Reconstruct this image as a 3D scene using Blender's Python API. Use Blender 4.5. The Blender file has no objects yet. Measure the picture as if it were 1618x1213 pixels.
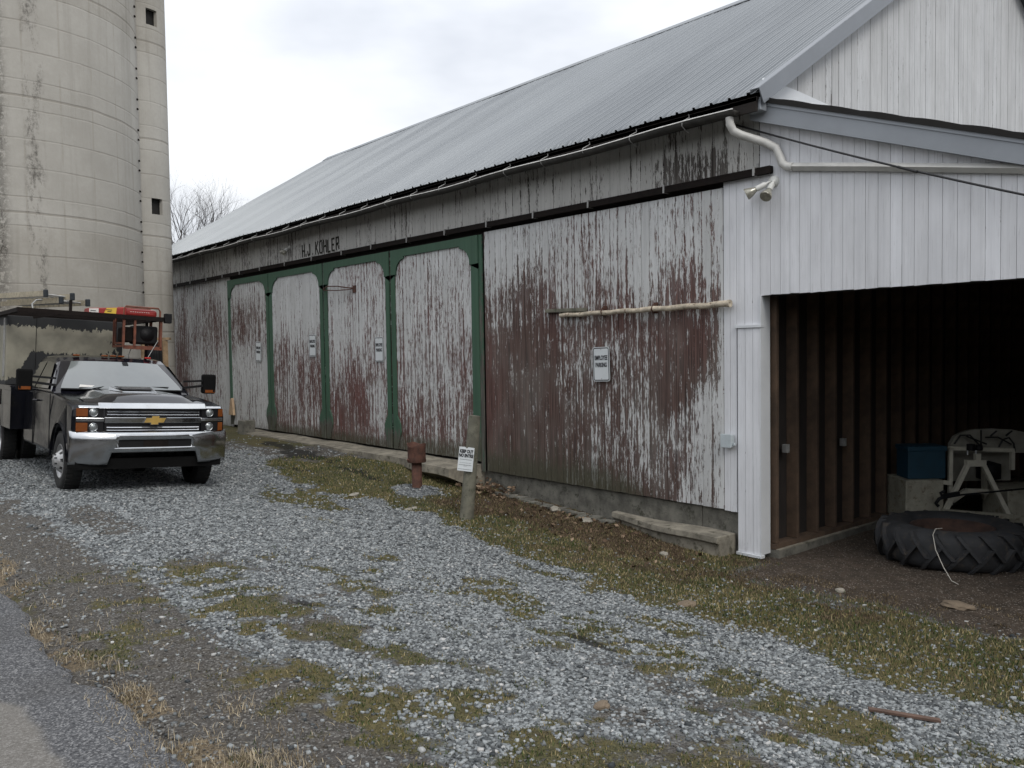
import bpy, bmesh, math, random
import numpy as np
from mathutils import Vector, Matrix
R = math.radians
random.seed(7); rng = np.random.default_rng(11)
S = bpy.context.scene
COL = S.collection

# ------------------------------------------------------------------ camera
cam_d = bpy.data.cameras.new("camera"); cam = bpy.data.objects.new("camera", cam_d); COL.objects.link(cam)
cam_d.sensor_width = 36.0; cam_d.lens = 36.0*1340/1618; cam_d.clip_start = .05; cam_d.clip_end = 3000
yaw, pitch, roll = R(40.075), R(2.345), 0.0145
F0 = Vector((-math.cos(yaw), math.sin(yaw), 0)); Rt = Vector((math.sin(yaw), math.cos(yaw), 0)); Up0 = Vector((0, 0, 1))
Fw = F0*math.cos(pitch) - Up0*math.sin(pitch); Up = F0*math.sin(pitch) + Up0*math.cos(pitch)
cr, sr = math.cos(roll), math.sin(roll)
cx_ = Rt*cr - Up*sr; cy_ = Rt*sr + Up*cr; cz_ = -Fw
cam.matrix_world = Matrix(((cx_.x, cy_.x, cz_.x, 0), (cx_.y, cy_.y, cz_.y, -7.85), (cx_.z, cy_.z, cz_.z, 1.8), (0, 0, 0, 1)))
S.camera = cam
# ------------------------------------------------------------------ world / sun / exposure
SUN_EL, SUN_AZ = 42.0, -14.0        # sun behind thin cloud, along the barn
w = bpy.data.worlds.new("World"); S.world = w; w.use_nodes = True
wt = w.node_tree; wt.nodes.clear()
def wn(t, **k):
    n = wt.nodes.new(t)
    for a, b in k.items(): setattr(n, a, b)
    return n
wo = wn('ShaderNodeOutputWorld'); sky = wn('ShaderNodeTexSky', sky_type='NISHITA', sun_disc=False)
sky.sun_elevation = R(SUN_EL); sky.sun_rotation = R(90-SUN_AZ); sky.air_density = 1.2; sky.dust_density = 2.0
bg1 = wn('ShaderNodeBackground'); bg1.inputs[1].default_value = .08
bg2 = wn('ShaderNodeBackground'); bg2.inputs[1].default_value = 1.0
tc = wn('ShaderNodeTexCoord'); mp = wn('ShaderNodeMapping'); mp.inputs['Scale'].default_value = (1.0, 1.0, 2.6)
nz = wn('ShaderNodeTexNoise'); nz.inputs['Scale'].default_value = 2.1; nz.inputs['Detail'].default_value = 5; nz.inputs['Roughness'].default_value = .52
rp = wn('ShaderNodeValToRGB'); rp.color_ramp.elements[0].position = .34; rp.color_ramp.elements[0].color = (.56, .585, .635, 1)
rp.color_ramp.elements[1].position = .62; rp.color_ramp.elements[1].color = (.84, .85, .865, 1)
e = rp.color_ramp.elements.new(.47); e.color = (.70, .72, .76, 1)
mx = wn('ShaderNodeMixShader'); mx.inputs[0].default_value = .9
L = wt.links.new
L(tc.outputs['Generated'], mp.inputs[0]); L(mp.outputs[0], nz.inputs['Vector']); L(nz.outputs['Fac'], rp.inputs[0]); L(rp.outputs[0], bg2.inputs[0])
sx_ = wn('ShaderNodeSeparateXYZ'); L(tc.outputs['Generated'], sx_.inputs[0]); mr_ = wn('ShaderNodeMapRange'); mr_.inputs['From Min'].default_value = .15; mr_.inputs['To Min'].default_value = 1.0; mr_.inputs['To Max'].default_value = 1.75; L(sx_.outputs[2], mr_.inputs['Value']); L(mr_.outputs[0], bg2.inputs[1])
L(sky.outputs[0], bg1.inputs[0]); L(bg1.outputs[0], mx.inputs[1]); L(bg2.outputs[0], mx.inputs[2]); L(mx.outputs[0], wo.inputs[0])
sd = bpy.data.lights.new("sun", 'SUN'); sd.energy = 1.0; sd.angle = R(22); sd.color = (1, .96, .9)
so = bpy.data.objects.new("sun", sd); COL.objects.link(so)
sdir = Vector((math.cos(R(SUN_EL))*math.cos(R(SUN_AZ)), math.cos(R(SUN_EL))*math.sin(R(SUN_AZ)), math.sin(R(SUN_EL))))
so.rotation_euler = sdir.to_track_quat('Z', 'Y').to_euler()
S.view_settings.view_transform = 'Standard'; S.view_settings.look = 'None'; S.view_settings.exposure = 0.40; S.view_settings.gamma = 1
S.render.engine = 'CYCLES'; S.cycles.max_bounces = 6; S.cycles.diffuse_bounces = 3

# ------------------------------------------------------------------ numpy noise
_tab = np.random.default_rng(3).random((512, 512))
def vnoise(x, y):
    x = np.asarray(x, float); y = np.asarray(y, float)
    xi = np.floor(x).astype(int); yi = np.floor(y).astype(int); fx = x-xi; fy = y-yi
    fx = fx*fx*(3-2*fx); fy = fy*fy*(3-2*fy)
    g = lambda a, b: _tab[a % 512, b % 512]
    return (g(xi, yi)*(1-fx)+g(xi+1, yi)*fx)*(1-fy)+(g(xi, yi+1)*(1-fx)+g(xi+1, yi+1)*fx)*fy
def fbm(x, y, o=4):
    s = 0; a = .5; t = 0
    for i in range(o):
        s = s+a*vnoise(np.asarray(x)*2**i+17.3*i, np.asarray(y)*2**i+5.1*i); t += a; a *= .5
    return s/t
def sm(a, b, x):
    t = np.clip((np.asarray(x, float)-a)/(b-a), 0, 1); return t*t*(3-2*t)
def box01(x, a, b, f): return sm(a-f, a+f, x)*(1-sm(b-f, b+f, x))
def blob(x, y, cx, cy, rx, ry, n=0): return np.clip(1.35-np.sqrt(((x-cx)/rx)**2+((y-cy)/ry)**2)+n, 0, 1)

# ------------------------------------------------------------------ mesh helpers
class MB:
    def __init__(s): s.v = []; s.f = []; s.m = []; s.smooth = []; s.at = {}
    def add(s, vs, fs, mi=0, sm_=False):
        b = len(s.v); s.v += [tuple(p) for p in vs]
        for f in fs: s.f.append(tuple(b+i for i in f)); s.m.append(mi); s.smooth.append(sm_)
        return s
    def box(s, x0, x1, y0, y1, z0, z1, mi=0):
        v = [(x, y, z) for x in (x0, x1) for y in (y0, y1) for z in (z0, z1)]
        return s.add(v, [(0, 1, 3, 2), (4, 6, 7, 5), (0, 4, 5, 1), (2, 3, 7, 6), (0, 2, 6, 4), (1, 5, 7, 3)], mi)
    def obox(s, c, ax, ay, az, mi=0):      # centre and three half-axes
        c, ax, ay, az = map(Vector, (c, ax, ay, az))
        v = [c+ax*i+ay*j+az*k for i in (-1, 1) for j in (-1, 1) for k in (-1, 1)]
        return s.add(v, [(0, 1, 3, 2), (4, 6, 7, 5), (0, 4, 5, 1), (2, 3, 7, 6), (0, 2, 6, 4), (1, 5, 7, 3)], mi)
    def bar(s, a, b, w, h=None, mi=0, up=(0, 0, 1)):
        a, b = Vector(a), Vector(b); d = (b-a); h = h or w
        x = d.normalized(); u = Vector(up)
        if abs(x.dot(u)) > .98: u = Vector((1, 0, 0))
        y = u.cross(x).normalized(); z = x.cross(y)
        return s.obox((a+b)/2, d/2, y*w/2, z*h/2, mi)
    def tube(s, pts, r, n=10, mi=0, caps=True, smooth=True):
        pts = [Vector(p) for p in pts]; rr = r if hasattr(r, '__len__') else [r]*len(pts)
        rings = []; prev = None
        for i, p in enumerate(pts):
            d = (pts[min(i+1, len(pts)-1)]-pts[max(i-1, 0)]).normalized()
            if prev is None:
                u = Vector((0, 0, 1)) if abs(d.z) < .9 else Vector((1, 0, 0)); a = d.cross(u).normalized()
            else:
                a = (prev-d*prev.dot(d)).normalized()
            prev = a; b = d.cross(a)
            rings.append([p+(a*math.cos(2*math.pi*k/n)+b*math.sin(2*math.pi*k/n))*rr[i] for k in range(n)])
        v = [q for g in rings for q in g]; f = []
        for i in range(len(pts)-1):
            for k in range(n): f.append((i*n+k, i*n+(k+1) % n, (i+1)*n+(k+1) % n, (i+1)*n+k))
        s.add(v, f, mi, smooth)
        if caps: s.add(rings[0], [tuple(range(n-1, -1, -1))], mi); s.add(rings[-1], [tuple(range(n))], mi)
        return s
    def lathe(s, prof, o=(0, 0, 0), axis='z', n=32, mi=0, smooth=True, a0=0, a1=2*math.pi):
        full = abs(a1-a0-2*math.pi) < 1e-6; m = n if full else n+1; v = []
        for r, h in prof:
            for k in range(m):
                a = a0+(a1-a0)*k/n; c, q = r*math.cos(a), r*math.sin(a)
                p = {'z': (c, q, h), 'y': (c, h, q), 'x': (h, c, q)}[axis]; v.append((p[0]+o[0], p[1]+o[1], p[2]+o[2]))
        f = []
        for i in range(len(prof)-1):
            for k in range(n): f.append((i*m+k, i*m+(k+1) % m, (i+1)*m+(k+1) % m, (i+1)*m+k))
        return s.add(v, f, mi, smooth)
    def prism(s, poly, a, b, axis='y', mi=0):   # polygon in the plane perpendicular to axis
        def P(p, h): return {'y': (p[0], h, p[1]), 'x': (h, p[0], p[1]), 'z': (p[0], p[1], h)}[axis]
        n = len(poly); v = [P(p, a) for p in poly]+[P(p, b) for p in poly]
        return s.add(v, [tuple(range(n)), tuple(range(2*n-1, n-1, -1))]+[(i, i+n, (i+1) % n+n, (i+1) % n) for i in range(n)], mi)
    def build(s, name, mats, parent=None, off=(0, 0, 0), bevel=0, recalc=True, **props):
        me = bpy.data.meshes.new(name)
        v = [(p[0]-off[0], p[1]-off[1], p[2]-off[2]) for p in s.v]
        me.from_pydata(v, [], s.f)
        for m in (mats if isinstance(mats, (list, tuple)) else [mats]): me.materials.append(m)
        me.polygons.foreach_set('material_index', s.m); me.polygons.foreach_set('use_smooth', s.smooth)
        for k, a in s.at.items():
            at = me.attributes.new(k, 'FLOAT', 'POINT'); at.data.foreach_set('value', np.asarray(a, np.float32))
        if recalc:
            bm = bmesh.new(); bm.from_mesh(me); bmesh.ops.recalc_face_normals(bm, faces=bm.faces); bm.to_mesh(me); bm.free()
        o = bpy.data.objects.new(name, me); COL.objects.link(o)
        if parent: o.parent = parent
        if bevel:
            b = o.modifiers.new('bevel', 'BEVEL'); b.width = bevel; b.segments = 2; b.limit_method = 'ANGLE'; b.angle_limit = R(35)
        for k, q in props.items(): o[k] = q
        return o
def thing(name, label, cat, loc=(0, 0, 0), rot=(0, 0, 0), group=None):
    o = bpy.data.objects.new(name, None); COL.objects.link(o); o.location = loc; o.rotation_euler = rot
    o.empty_display_size = .2; o['label'] = label; o['category'] = cat
    if group: o['group'] = group
    return o
def tag(o, label, cat, group=None):
    o['label'] = label; o['category'] = cat
    if group: o['group'] = group
    return o
def dup_tree(o, parent=None):
    c = o.copy(); COL.objects.link(c)
    if parent: c.parent = parent
    for ch in o.children: dup_tree(ch, c)
    return c

# ------------------------------------------------------------------ node material helpers
class NT:
    def __init__(s, name):
        s.mat = bpy.data.materials.new(name); s.mat.use_nodes = True; s.t = s.mat.node_tree
        s.b = s.t.nodes['Principled BSDF']; s.tc = None
    def n(s, t, ins=None, **k):
        q = s.t.nodes.new(t)
        for a, b in k.items(): setattr(q, a, b)
        for a, b in (ins or {}).items():
            if hasattr(b, 'is_output') or isinstance(b, bpy.types.NodeSocket): s.t.links.new(b, q.inputs[a])
            else: q.inputs[a].default_value = b
        return q
    def obj(s):
        if not s.tc: s.tc = s.n('ShaderNodeTexCoord')
        return s.tc.outputs['Object']
    def vec(s, sc=(1, 1, 1), loc=(0, 0, 0), rot=(0, 0, 0)):
        return s.n('ShaderNodeMapping', {0: s.obj(), 'Scale': sc, 'Location': loc, 'Rotation': rot}).outputs[0]
    def noise(s, sc=(1, 1, 1), scale=1., detail=4, rough=.55, loc=(0, 0, 0), dist=0.):
        return s.n('ShaderNodeTexNoise', {'Vector': s.vec(sc, loc), 'Scale': scale, 'Detail': detail, 'Roughness': rough, 'Distortion': dist}).outputs['Fac']
    def math(s, op, a, b=0., c=0., clamp=False):
        q = s.n('ShaderNodeMath', {0: a, 1: b, 2: c}, operation=op); q.use_clamp = clamp; return q.outputs[0]
    def rng(s, v, a, b, c=0., d=1., smooth=True):
        q = s.n('ShaderNodeMapRange', {'Value': v, 'From Min': a, 'From Max': b, 'To Min': c, 'To Max': d}); q.clamp = True
        if smooth: q.interpolation_type = 'SMOOTHSTEP'
        return q.outputs[0]
    def mix(s, f, a, b, mode='MIX'):
        q = s.n('ShaderNodeMix', data_type='RGBA', blend_type=mode); q.clamp_factor = True
        for i, v in ((0, f), (6, a), (7, b)):
            if isinstance(v, bpy.types.NodeSocket): s.t.links.new(v, q.inputs[i])
            else: q.inputs[i].default_value = (tuple(v)+(1,))[:4] if i else v
        return q.outputs[2]
    def attr(s, name): return s.n('ShaderNodeAttribute', attribute_name=name).outputs['Fac']
    def bump(s, h, st=.3, d=.01):
        q = s.n('ShaderNodeBump', {'Height': h, 'Strength': st, 'Distance': d}); s.t.links.new(q.outputs[0], s.b.inputs['Normal']); return q
    def set(s, **k):
        for a, b in k.items():
            a = {'color': 'Base Color', 'rough': 'Roughness', 'metal': 'Metallic', 'spec': 'Specular IOR Level', 'coat': 'Coat Weight', 'alpha': 'Alpha', 'trans': 'Transmission Weight', 'coatr': 'Coat Roughness'}.get(a, a)
            if isinstance(b, bpy.types.NodeSocket): s.t.links.new(b, s.b.inputs[a])
            else: s.b.inputs[a].default_value = (tuple(b)+(1,))[:4] if a == 'Base Color' else b
        return s.mat
def simple(name, col, rough=.6, metal=0., var=.18, scale=6., dark=None, bump=.0, spec=.5, **k):
    t = NT(name); n1 = t.noise(scale=scale, detail=6, rough=.65)
    c = t.mix(t.rng(n1, .3, .7), tuple(x*(1-var) for x in col), tuple(min(1, x*(1+var)) for x in col))
    if dark: c = t.mix(t.rng(t.noise(scale=scale*2.3, detail=8, rough=.7, loc=(3, 1, 7)), .52, .68), c, dark)
    t.set(color=c, rough=t.rng(n1, .2, .8, max(0, rough-.08), min(1, rough+.1)), metal=metal, spec=spec, **k)
    if bump: t.bump(t.noise(scale=scale*6, detail=4), bump, .01)
    return t.mat

def peel_mat(name, paint, wood, wood2, moss=(.035, .042, .022), old=(.2, .19, .17), sx=1., axis='x', amp=1.0, crack=.5):
    """flaking paint over old boards; coverage, redness and moss come from vertex attributes of the wall itself"""
    t = NT(name)
    A = (lambda a, b: (a, .3, b)) if axis == 'x' else (lambda a, b: (.3, a, b))
    cov, red, ms, rnd = t.attr('cov'), t.attr('red'), t.attr('moss'), t.attr('rnd')
    n1 = t.noise(A(19*sx, 2.4), detail=7, rough=.72)
    n2 = t.noise(A(52*sx, 8.5), detail=7, rough=.75, loc=(4, 2, 1)); n4 = t.noise(A(30*sx, .55), detail=3, rough=.6, loc=(6, 6, 1)); edg = t.math('POWER', t.attr('edg'), 4.)
    n3 = t.noise(A(1.8, .9), detail=3, loc=(7, 2, 8))
    v = t.math('ADD', cov, t.math('MULTIPLY', t.math('SUBTRACT', n1, .5), 2.1*amp))
    v = t.math('ADD', v, t.math('MULTIPLY', t.math('SUBTRACT', n4, .5), 1.3*amp))
    v = t.math('SUBTRACT', v, t.math('MULTIPLY', edg, .16*amp))
    v = t.math('ADD', v, t.math('MULTIPLY', t.math('SUBTRACT', n2, .5), 2.5*amp))
    v = t.math('ADD', v, t.math('MULTIPLY', t.math('SUBTRACT', n3, .5), .6*amp))
    v = t.math('ADD', v, t.math('MULTIPLY', t.math('SUBTRACT', rnd, .5), .22))
    mask = t.rng(v, .485, .525)
    grain = t.noise(A(85*sx, 1.6), detail=4, rough=.6, loc=(1, 9, 3))
    wc = t.mix(red, wood, wood2); wc = t.mix(t.rng(grain, .35, .65), t.mix(.72, wc, (.01, .009, .008)), wc)
    wc = t.mix(t.math('MULTIPLY', t.rng(n3, .4, .7), .35), wc, old)
    # thin film of paint remaining: half-worn areas
    film = t.math('MULTIPLY', t.rng(t.noise(A(30*sx, 2.2), detail=6, rough=.75, loc=(2, 4, 5)), .42, .62), t.rng(cov, .2, .8, 0, .55))
    wc = t.mix(film, wc, t.mix(.42, wc, paint))
    pc = t.mix(t.rng(t.noise(A(3, 1.2), detail=5, loc=(8, 8, 2)), .25, .75), tuple(x*.82 for x in paint), paint)
    pc = t.mix(t.rng(rnd, 0, 1, 0, .22, False), pc, (.28, .27, .25)); pc = t.mix(t.rng(t.noise(A(22*sx, .35), detail=3, loc=(5, 1, 6)), .35, .7, 0, .28), pc, tuple(x*.55 for x in paint))
    ck = t.math('MAXIMUM', t.rng(t.noise(A(120*sx, 3.0), detail=3, rough=.6, loc=(3, 3, 9)), .60, .66, 0, crack), t.rng(t.noise(A(60*sx, .9), detail=4, rough=.65, loc=(1, 3, 4)), .63, .67, 0, min(1., crack*1.5)))
    pc = t.mix(ck, pc, t.mix(.5, wood, (.12, .11, .1)))
    edge = t.math('MULTIPLY', t.rng(v, .50, .53), t.rng(v, .62, .54)); pc = t.mix(t.math('MULTIPLY', edge, .25), pc, (.2, .18, .16))
    c = t.mix(mask, wc, pc)
    mm = t.rng(t.math('ADD', ms, t.math('MULTIPLY', t.math('SUBTRACT', n1, .5), .9)), .35, .75, 0, .85)
    c = t.mix(mm, c, t.mix(t.rng(n2, .3, .7), moss, tuple(x*2.0 for x in moss)))
    t.set(color=c, rough=t.mix(mask, (.85,)*3, (.62,)*3), spec=.35)
    t.bump(t.math('ADD', t.math('MULTIPLY', mask, .8), t.math('MULTIPLY', grain, .4)), .5, .003)
    return t.mat

WHITE = (.66, .67, .68)
M = {}
M['peel'] = peel_mat('peeling_white_paint', (.62, .63, .63), (.098, .073, .061), (.170, .076, .066), moss=(.038, .038, .024))
M['clean'] = peel_mat('white_board_paint', (.80, .81, .84), (.16, .15, .14), (.12, .09, .08), crack=.22, amp=.55)
M['cleany'] = peel_mat('gable_board_paint', (.55, .56, .57), (.12, .11, .10), (.12, .09, .08), crack=.45, amp=.6, axis='y')
M['upper'] = peel_mat('weathered_upper_boards', (.53, .525, .50), (.075, .065, .058), (.12, .075, .06), crack=.55, amp=.85)
M['green'] = peel_mat('green_trim_paint', (.022, .088, .048), (.12, .115, .10), (.05, .04, .035), crack=.1, old=(.12, .12, .1))
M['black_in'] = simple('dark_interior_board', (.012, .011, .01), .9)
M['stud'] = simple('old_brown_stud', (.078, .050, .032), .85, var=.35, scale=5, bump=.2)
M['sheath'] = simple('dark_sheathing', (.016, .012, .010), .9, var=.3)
M['steel_dark'] = simple('dark_track_steel', (.012, .009, .008), .85, var=.3, scale=9, spec=.15)
M['galv'] = simple('galvanised_bracket', (.30, .30, .29), .5, .4)
M['gutter'] = simple('old_dirty_gutter', (.05, .048, .044), .75, .0, var=.25, scale=8, spec=.15)
M['rake'] = simple('grey_rake_metal', (.19, .205, .225), .45, .2, var=.1, scale=2)
M['bead'] = simple('bright_gutter_lip', (.8, .79, .76), .4, .1)
M['downpipe'] = simple('white_downpipe', (.50, .495, .47), .45, var=.1, scale=4)
M['conc'] = simple('old_concrete', (.125, .12, .102), .92, var=.4, scale=5, dark=(.045, .045, .032), bump=.5)
M['conc_light'] = simple('worn_concrete_slab', (.20, .182, .145), .92, var=.4, scale=4, dark=(.06, .055, .036), bump=.5)
M['black'] = simple('black_plastic', (.006, .006, .007), .6, var=.15, spec=.25)
M['matte_k'] = simple('matte_black', (.006, .006, .006), .9, var=.2, spec=.1)
M['rubber'] = simple('tyre_rubber', (.014, .014, .014), .8, var=.3, scale=9, dark=(.03, .026, .021))
M['rust'] = simple('rusted_iron', (.075, .033, .022), .85, var=.4, scale=14, dark=(.05, .02, .014), bump=.4)
M['rust_or'] = simple('orange_rusty_frame', (.13, .038, .018), .6, var=.3, scale=9, dark=(.09, .03, .018))
M['chrome'] = simple('chrome', (.50, .51, .52), .17, 1.0, var=.06, scale=3, dark=(.42, .42, .42))
M['silver'] = simple('silver_wheel', (.42, .42, .42), .38, .55, var=.15, scale=12)
M['paint_k'] = simple('black_truck_paint', (.005, .005, .008), .12, var=.1, scale=3, spec=.4, coat=.4, coatr=.04)
M['paint_d'] = simple('dusty_black_paint', (.005, .0055, .008), .16, var=.3, scale=2.2, dark=(.010, .010, .010), spec=.35)
M['amber'] = simple('amber_lens', (.17, .05, .012), .2, var=.1)
M['redlens'] = simple('red_lens', (.4, .02, .015), .25, var=.1)
M['lens'] = simple('clear_lamp_lens', (.32, .34, .34), .08, .6, var=.2, scale=30)
M['gold'] = simple('gold_emblem', (.55, .36, .10), .35, .5, var=.1)
M['glass_ws'] = simple('sky_grey_windscreen', (.085, .098, .098), .07, var=.1, scale=1.5, spec=1.0, coat=1.0, coatr=.02)  # base greyed to paint in the sky reflected by the glass
M['glass_k'] = simple('dark_window_glass', (.02, .022, .024), .05, var=.1, spec=1.0, coat=1.0, coatr=.02)
M['red'] = simple('red_enamel', (.26, .022, .018), .35, var=.15)
M['yellow'] = simple('yellow_label', (.62, .42, .05), .5, var=.1)
M['offwhite'] = simple('off_white_sticker', (.6, .58, .55), .5, var=.1)
M['ladder'] = simple('ladder_fibreglass', (.42, .37, .27), .55, var=.2, scale=7, dark=(.18, .15, .10))
M['ladder_pad'] = simple('ladder_foot_rubber', (.014, .02, .025), .6, var=.2)
M['sign'] = simple('white_sign_sheet', (.58, .61, .62), .42, var=.05, scale=3)
M['ink'] = simple('black_sign_ink', (.015, .015, .018), .6, var=.1)
M['wood_post'] = simple('grey_green_post', (.135, .13, .10), .9, var=.35, scale=5, dark=(.06, .062, .042), bump=.5)
M['pale_wood'] = simple('split_pale_wood', (.42, .30, .19), .8, var=.2, scale=9, bump=.3)
M['wood_frame'] = simple('weathered_lumber', (.22, .15, .085), .85, var=.3, scale=8)
M['oldpipe'] = simple('flaking_cream_pipe', (.46, .40, .31), .8, var=.3, scale=10, dark=(.10, .055, .035), bump=.5)
M['bluebox'] = simple('faded_blue_box', (.008, .042, .070), .6, var=.15)
M['machine_w'] = simple('dirty_cream_enamel', (.30, .285, .225), .6, var=.2, scale=7, dark=(.16, .13, .09))
M['machine_l'] = simple('pale_frame_enamel', (.48, .46, .38), .6, var=.15, scale=7)
M['cable'] = simple('black_cable', (.012, .012, .013), .5, var=.1)
M['rope'] = simple('white_cord', (.38, .36, .32), .8, var=.1)
M['box_elec'] = simple('pale_outlet_box', (.45, .50, .52), .4, var=.1)
M['flood'] = simple('floodlight_white', (.60, .60, .57), .4, var=.1)
M['bulb'] = simple('floodlight_glass', (.34, .33, .28), .12, .3, var=.25, scale=30)
M['bark'] = simple('bare_tree_bark', (.035, .03, .027), .9, var=.3)
M['rock'] = simple('brown_fieldstone', (.15, .115, .08), .9, var=.2, scale=12, bump=.4)
M['rock_pale'] = simple('pale_flat_stone', (.27, .25, .21), .9, var=.2, scale=12, bump=.4)
M['stick'] = simple('brown_stick_wood', (.095, .058, .042), .85, var=.25, scale=9)
M['dirtfloor'] = simple('garage_dirt', (.085, .058, .045), .95, var=.3, scale=3, bump=.4)
M['machine_k'] = simple('black_hydraulic_hose', (.012, .012, .012), .5)
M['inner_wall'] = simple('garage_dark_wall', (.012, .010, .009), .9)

def roof_mat():
    t = NT('galvalume_roof')
    n1 = t.noise((1, .25, .25), 1.2, 5, .6); n2 = t.noise((.6, 6, 6), 3, 4, .6, loc=(2, 3, 4))
    c = t.mix(t.rng(n1, .3, .7), (.165, .178, .19), (.215, .23, .242))
    c = t.mix(t.rng(n2, .45, .75, 0, .2), c, (.17, .18, .19))
    sepx = t.n('ShaderNodeSeparateXYZ', {0: t.obj()}); sheet = t.n('ShaderNodeTexWhiteNoise', {'W': t.math('FLOOR', t.math('DIVIDE', sepx.outputs[0], .914))}, noise_dimensions='1D').outputs[0]
    c = t.mix(t.math('MULTIPLY', sheet, .35), c, (.34, .36, .375))
    t.set(color=c, rough=t.math('ADD', t.rng(n1, .3, .7, .37, .43), t.math('MULTIPLY', sheet, .05)), metal=.68, spec=.5)
    return t.mat
M['roof'] = roof_mat()
M['trim_metal'] = simple('grey_trim_metal', (.27, .29, .315), .5, .15, var=.08, scale=2)
M['trim_white'] = simple('white_trim_metal', (.62, .64, .66), .45, .1, var=.06, scale=2)

def silo_mat():
    t = NT('silo_concrete')
    sep = t.n('ShaderNodeSeparateXYZ', {0: t.obj()}); X, Y, Z = sep.outputs
    ang = t.math('ARCTAN2', Y, X)
    wob = t.math('MULTIPLY', t.math('SUBTRACT', t.noise(scale=1.3, detail=3), .5), .05)
    def line(v, per, w):
        fr = t.math('FRACT', t.math('DIVIDE', v, per)); d = t.math('MULTIPLY', t.math('ABSOLUTE', t.math('SUBTRACT', fr, .5)), per)
        return t.math('SUBTRACT', 1., t.rng(t.math('SUBTRACT', per/2, d), w*.3, w))
    zz = t.math('ADD', Z, wob)
    h1 = line(zz, .57, .022); h2 = line(t.math('SUBTRACT', zz, .26), 2.28, .035)
    v1 = line(t.math('ADD', t.math('MULTIPLY', ang, 2.9), t.math('MULTIPLY', wob, .4)), .69, .03)
    brk = t.rng(t.noise(scale=2.2, detail=5), .38, .6)
    n = t.noise(scale=.55, detail=7, rough=.65); n2 = t.noise((1, 1, .25), 2.2, 6, .7, loc=(3, 2, 1)); fine = t.noise(scale=14, detail=5, rough=.7)
    c = t.mix(t.rng(n, .3, .7), (.30, .283, .25), (.415, .398, .36))
    c = t.mix(t.rng(n2, .45, .72, 0, .45), c, (.36, .345, .31))
    c = t.mix(t.rng(fine, .35, .75, 0, .30), c, (.27, .25, .21))
    c = t.mix(t.rng(t.noise((2.2, 2.2, .12), 1.5, 6, .7, loc=(9, 3, 2)), .50, .70, 0, .45), c, (.21, .195, .165))
    # lift-by-lift tone
    lift = t.n('ShaderNodeTexWhiteNoise', {'W': t.math('FLOOR', t.math('DIVIDE', zz, 2.28))}, noise_dimensions='1D').outputs[0]
    c = t.mix(t.math('MULTIPLY', lift, .3), c, (.47, .46, .43))
    c = t.mix(t.math('MULTIPLY', t.math('MULTIPLY', h1, brk), .42), c, (.20, .18, .15))
    c = t.mix(t.math('MULTIPLY', t.math('MULTIPLY', v1, brk), .32), c, (.24, .22, .18))
    c = t.mix(t.math('MULTIPLY', h2, .5), c, (.20, .18, .15))
    # black mildew streaks at fixed bearings
    def streak(a0, wd):
        d = t.math('ABSOLUTE', t.math('SUBTRACT', ang, a0)); return t.rng(d, wd, wd*.35)
    sn = t.rng(t.noise((1.5, 1.5, .5), 2.6, 8, .8, loc=(5, 1, 2)), .46, .60)
    ds = t.rng(t.noise(scale=9, detail=7, rough=.85), .40, .60)
    s1 = t.math('MULTIPLY', t.math('MULTIPLY', streak(-.215, .15), t.math('MAXIMUM', sn, .55)), t.rng(ds, .05, .5))
    s2 = t.math('MULTIPLY', t.math('MULTIPLY', streak(.06, .085), sn), t.math('MULTIPLY', ds, .8))
    c = t.mix(t.math('MULTIPLY', t.math('MAXIMUM', s1, s2), .92), c, (.035, .03, .025))
    t.set(color=c, rough=.93, spec=.2)
    t.bump(t.math('SUBTRACT', t.math('MULTIPLY', fine, .5), t.math('ADD', t.math('MULTIPLY', h1, .6), t.math('MULTIPLY', h2, 1.0))), .5, .012)
    return t.mat
M['silo'] = silo_mat()

# ------------------------------------------------------------------ terrain height and ground cover
def Gz(x, y):
    x = np.asarray(x, float); y = np.asarray(y, float)
    t = sm(-6.2, -.4, y)
    D = np.interp(x, [-14, -11.5, -10, -7.6, -5.5], [.04, .12, .34, .47, .58])
    z = .1-t*D-.09*np.exp(-((y+3.0)/1.6)**2)*sm(-7, -11, x)*sm(-20, -14, x)
    z = z+.20*np.exp(-(((x+10.0)/.42)**2+((y+1.2)/.40)**2)) * .55
    return z
def Gd(x, y):   # with small bumps
    return Gz(x, y)+(fbm(x*1.7, y*1.7, 3)-.5)*.05+(fbm(x*7, y*7, 2)-.5)*.018
YBX = [-40, -22, -14.7, -12.35, -10.1, -9.8, -8.6, -7.35, -6.6, -5.84, -5.1, -3.86, -2.84, -1.7, 1.5, 6]
YBY = [-2.3, -2.3, -2.1, -2.2, -2.2, -1.95, -2.0, -2.18, -2.5, -2.3, -2.52, -2.66, -2.9, -2.85, -2.7, -2.6]
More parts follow.
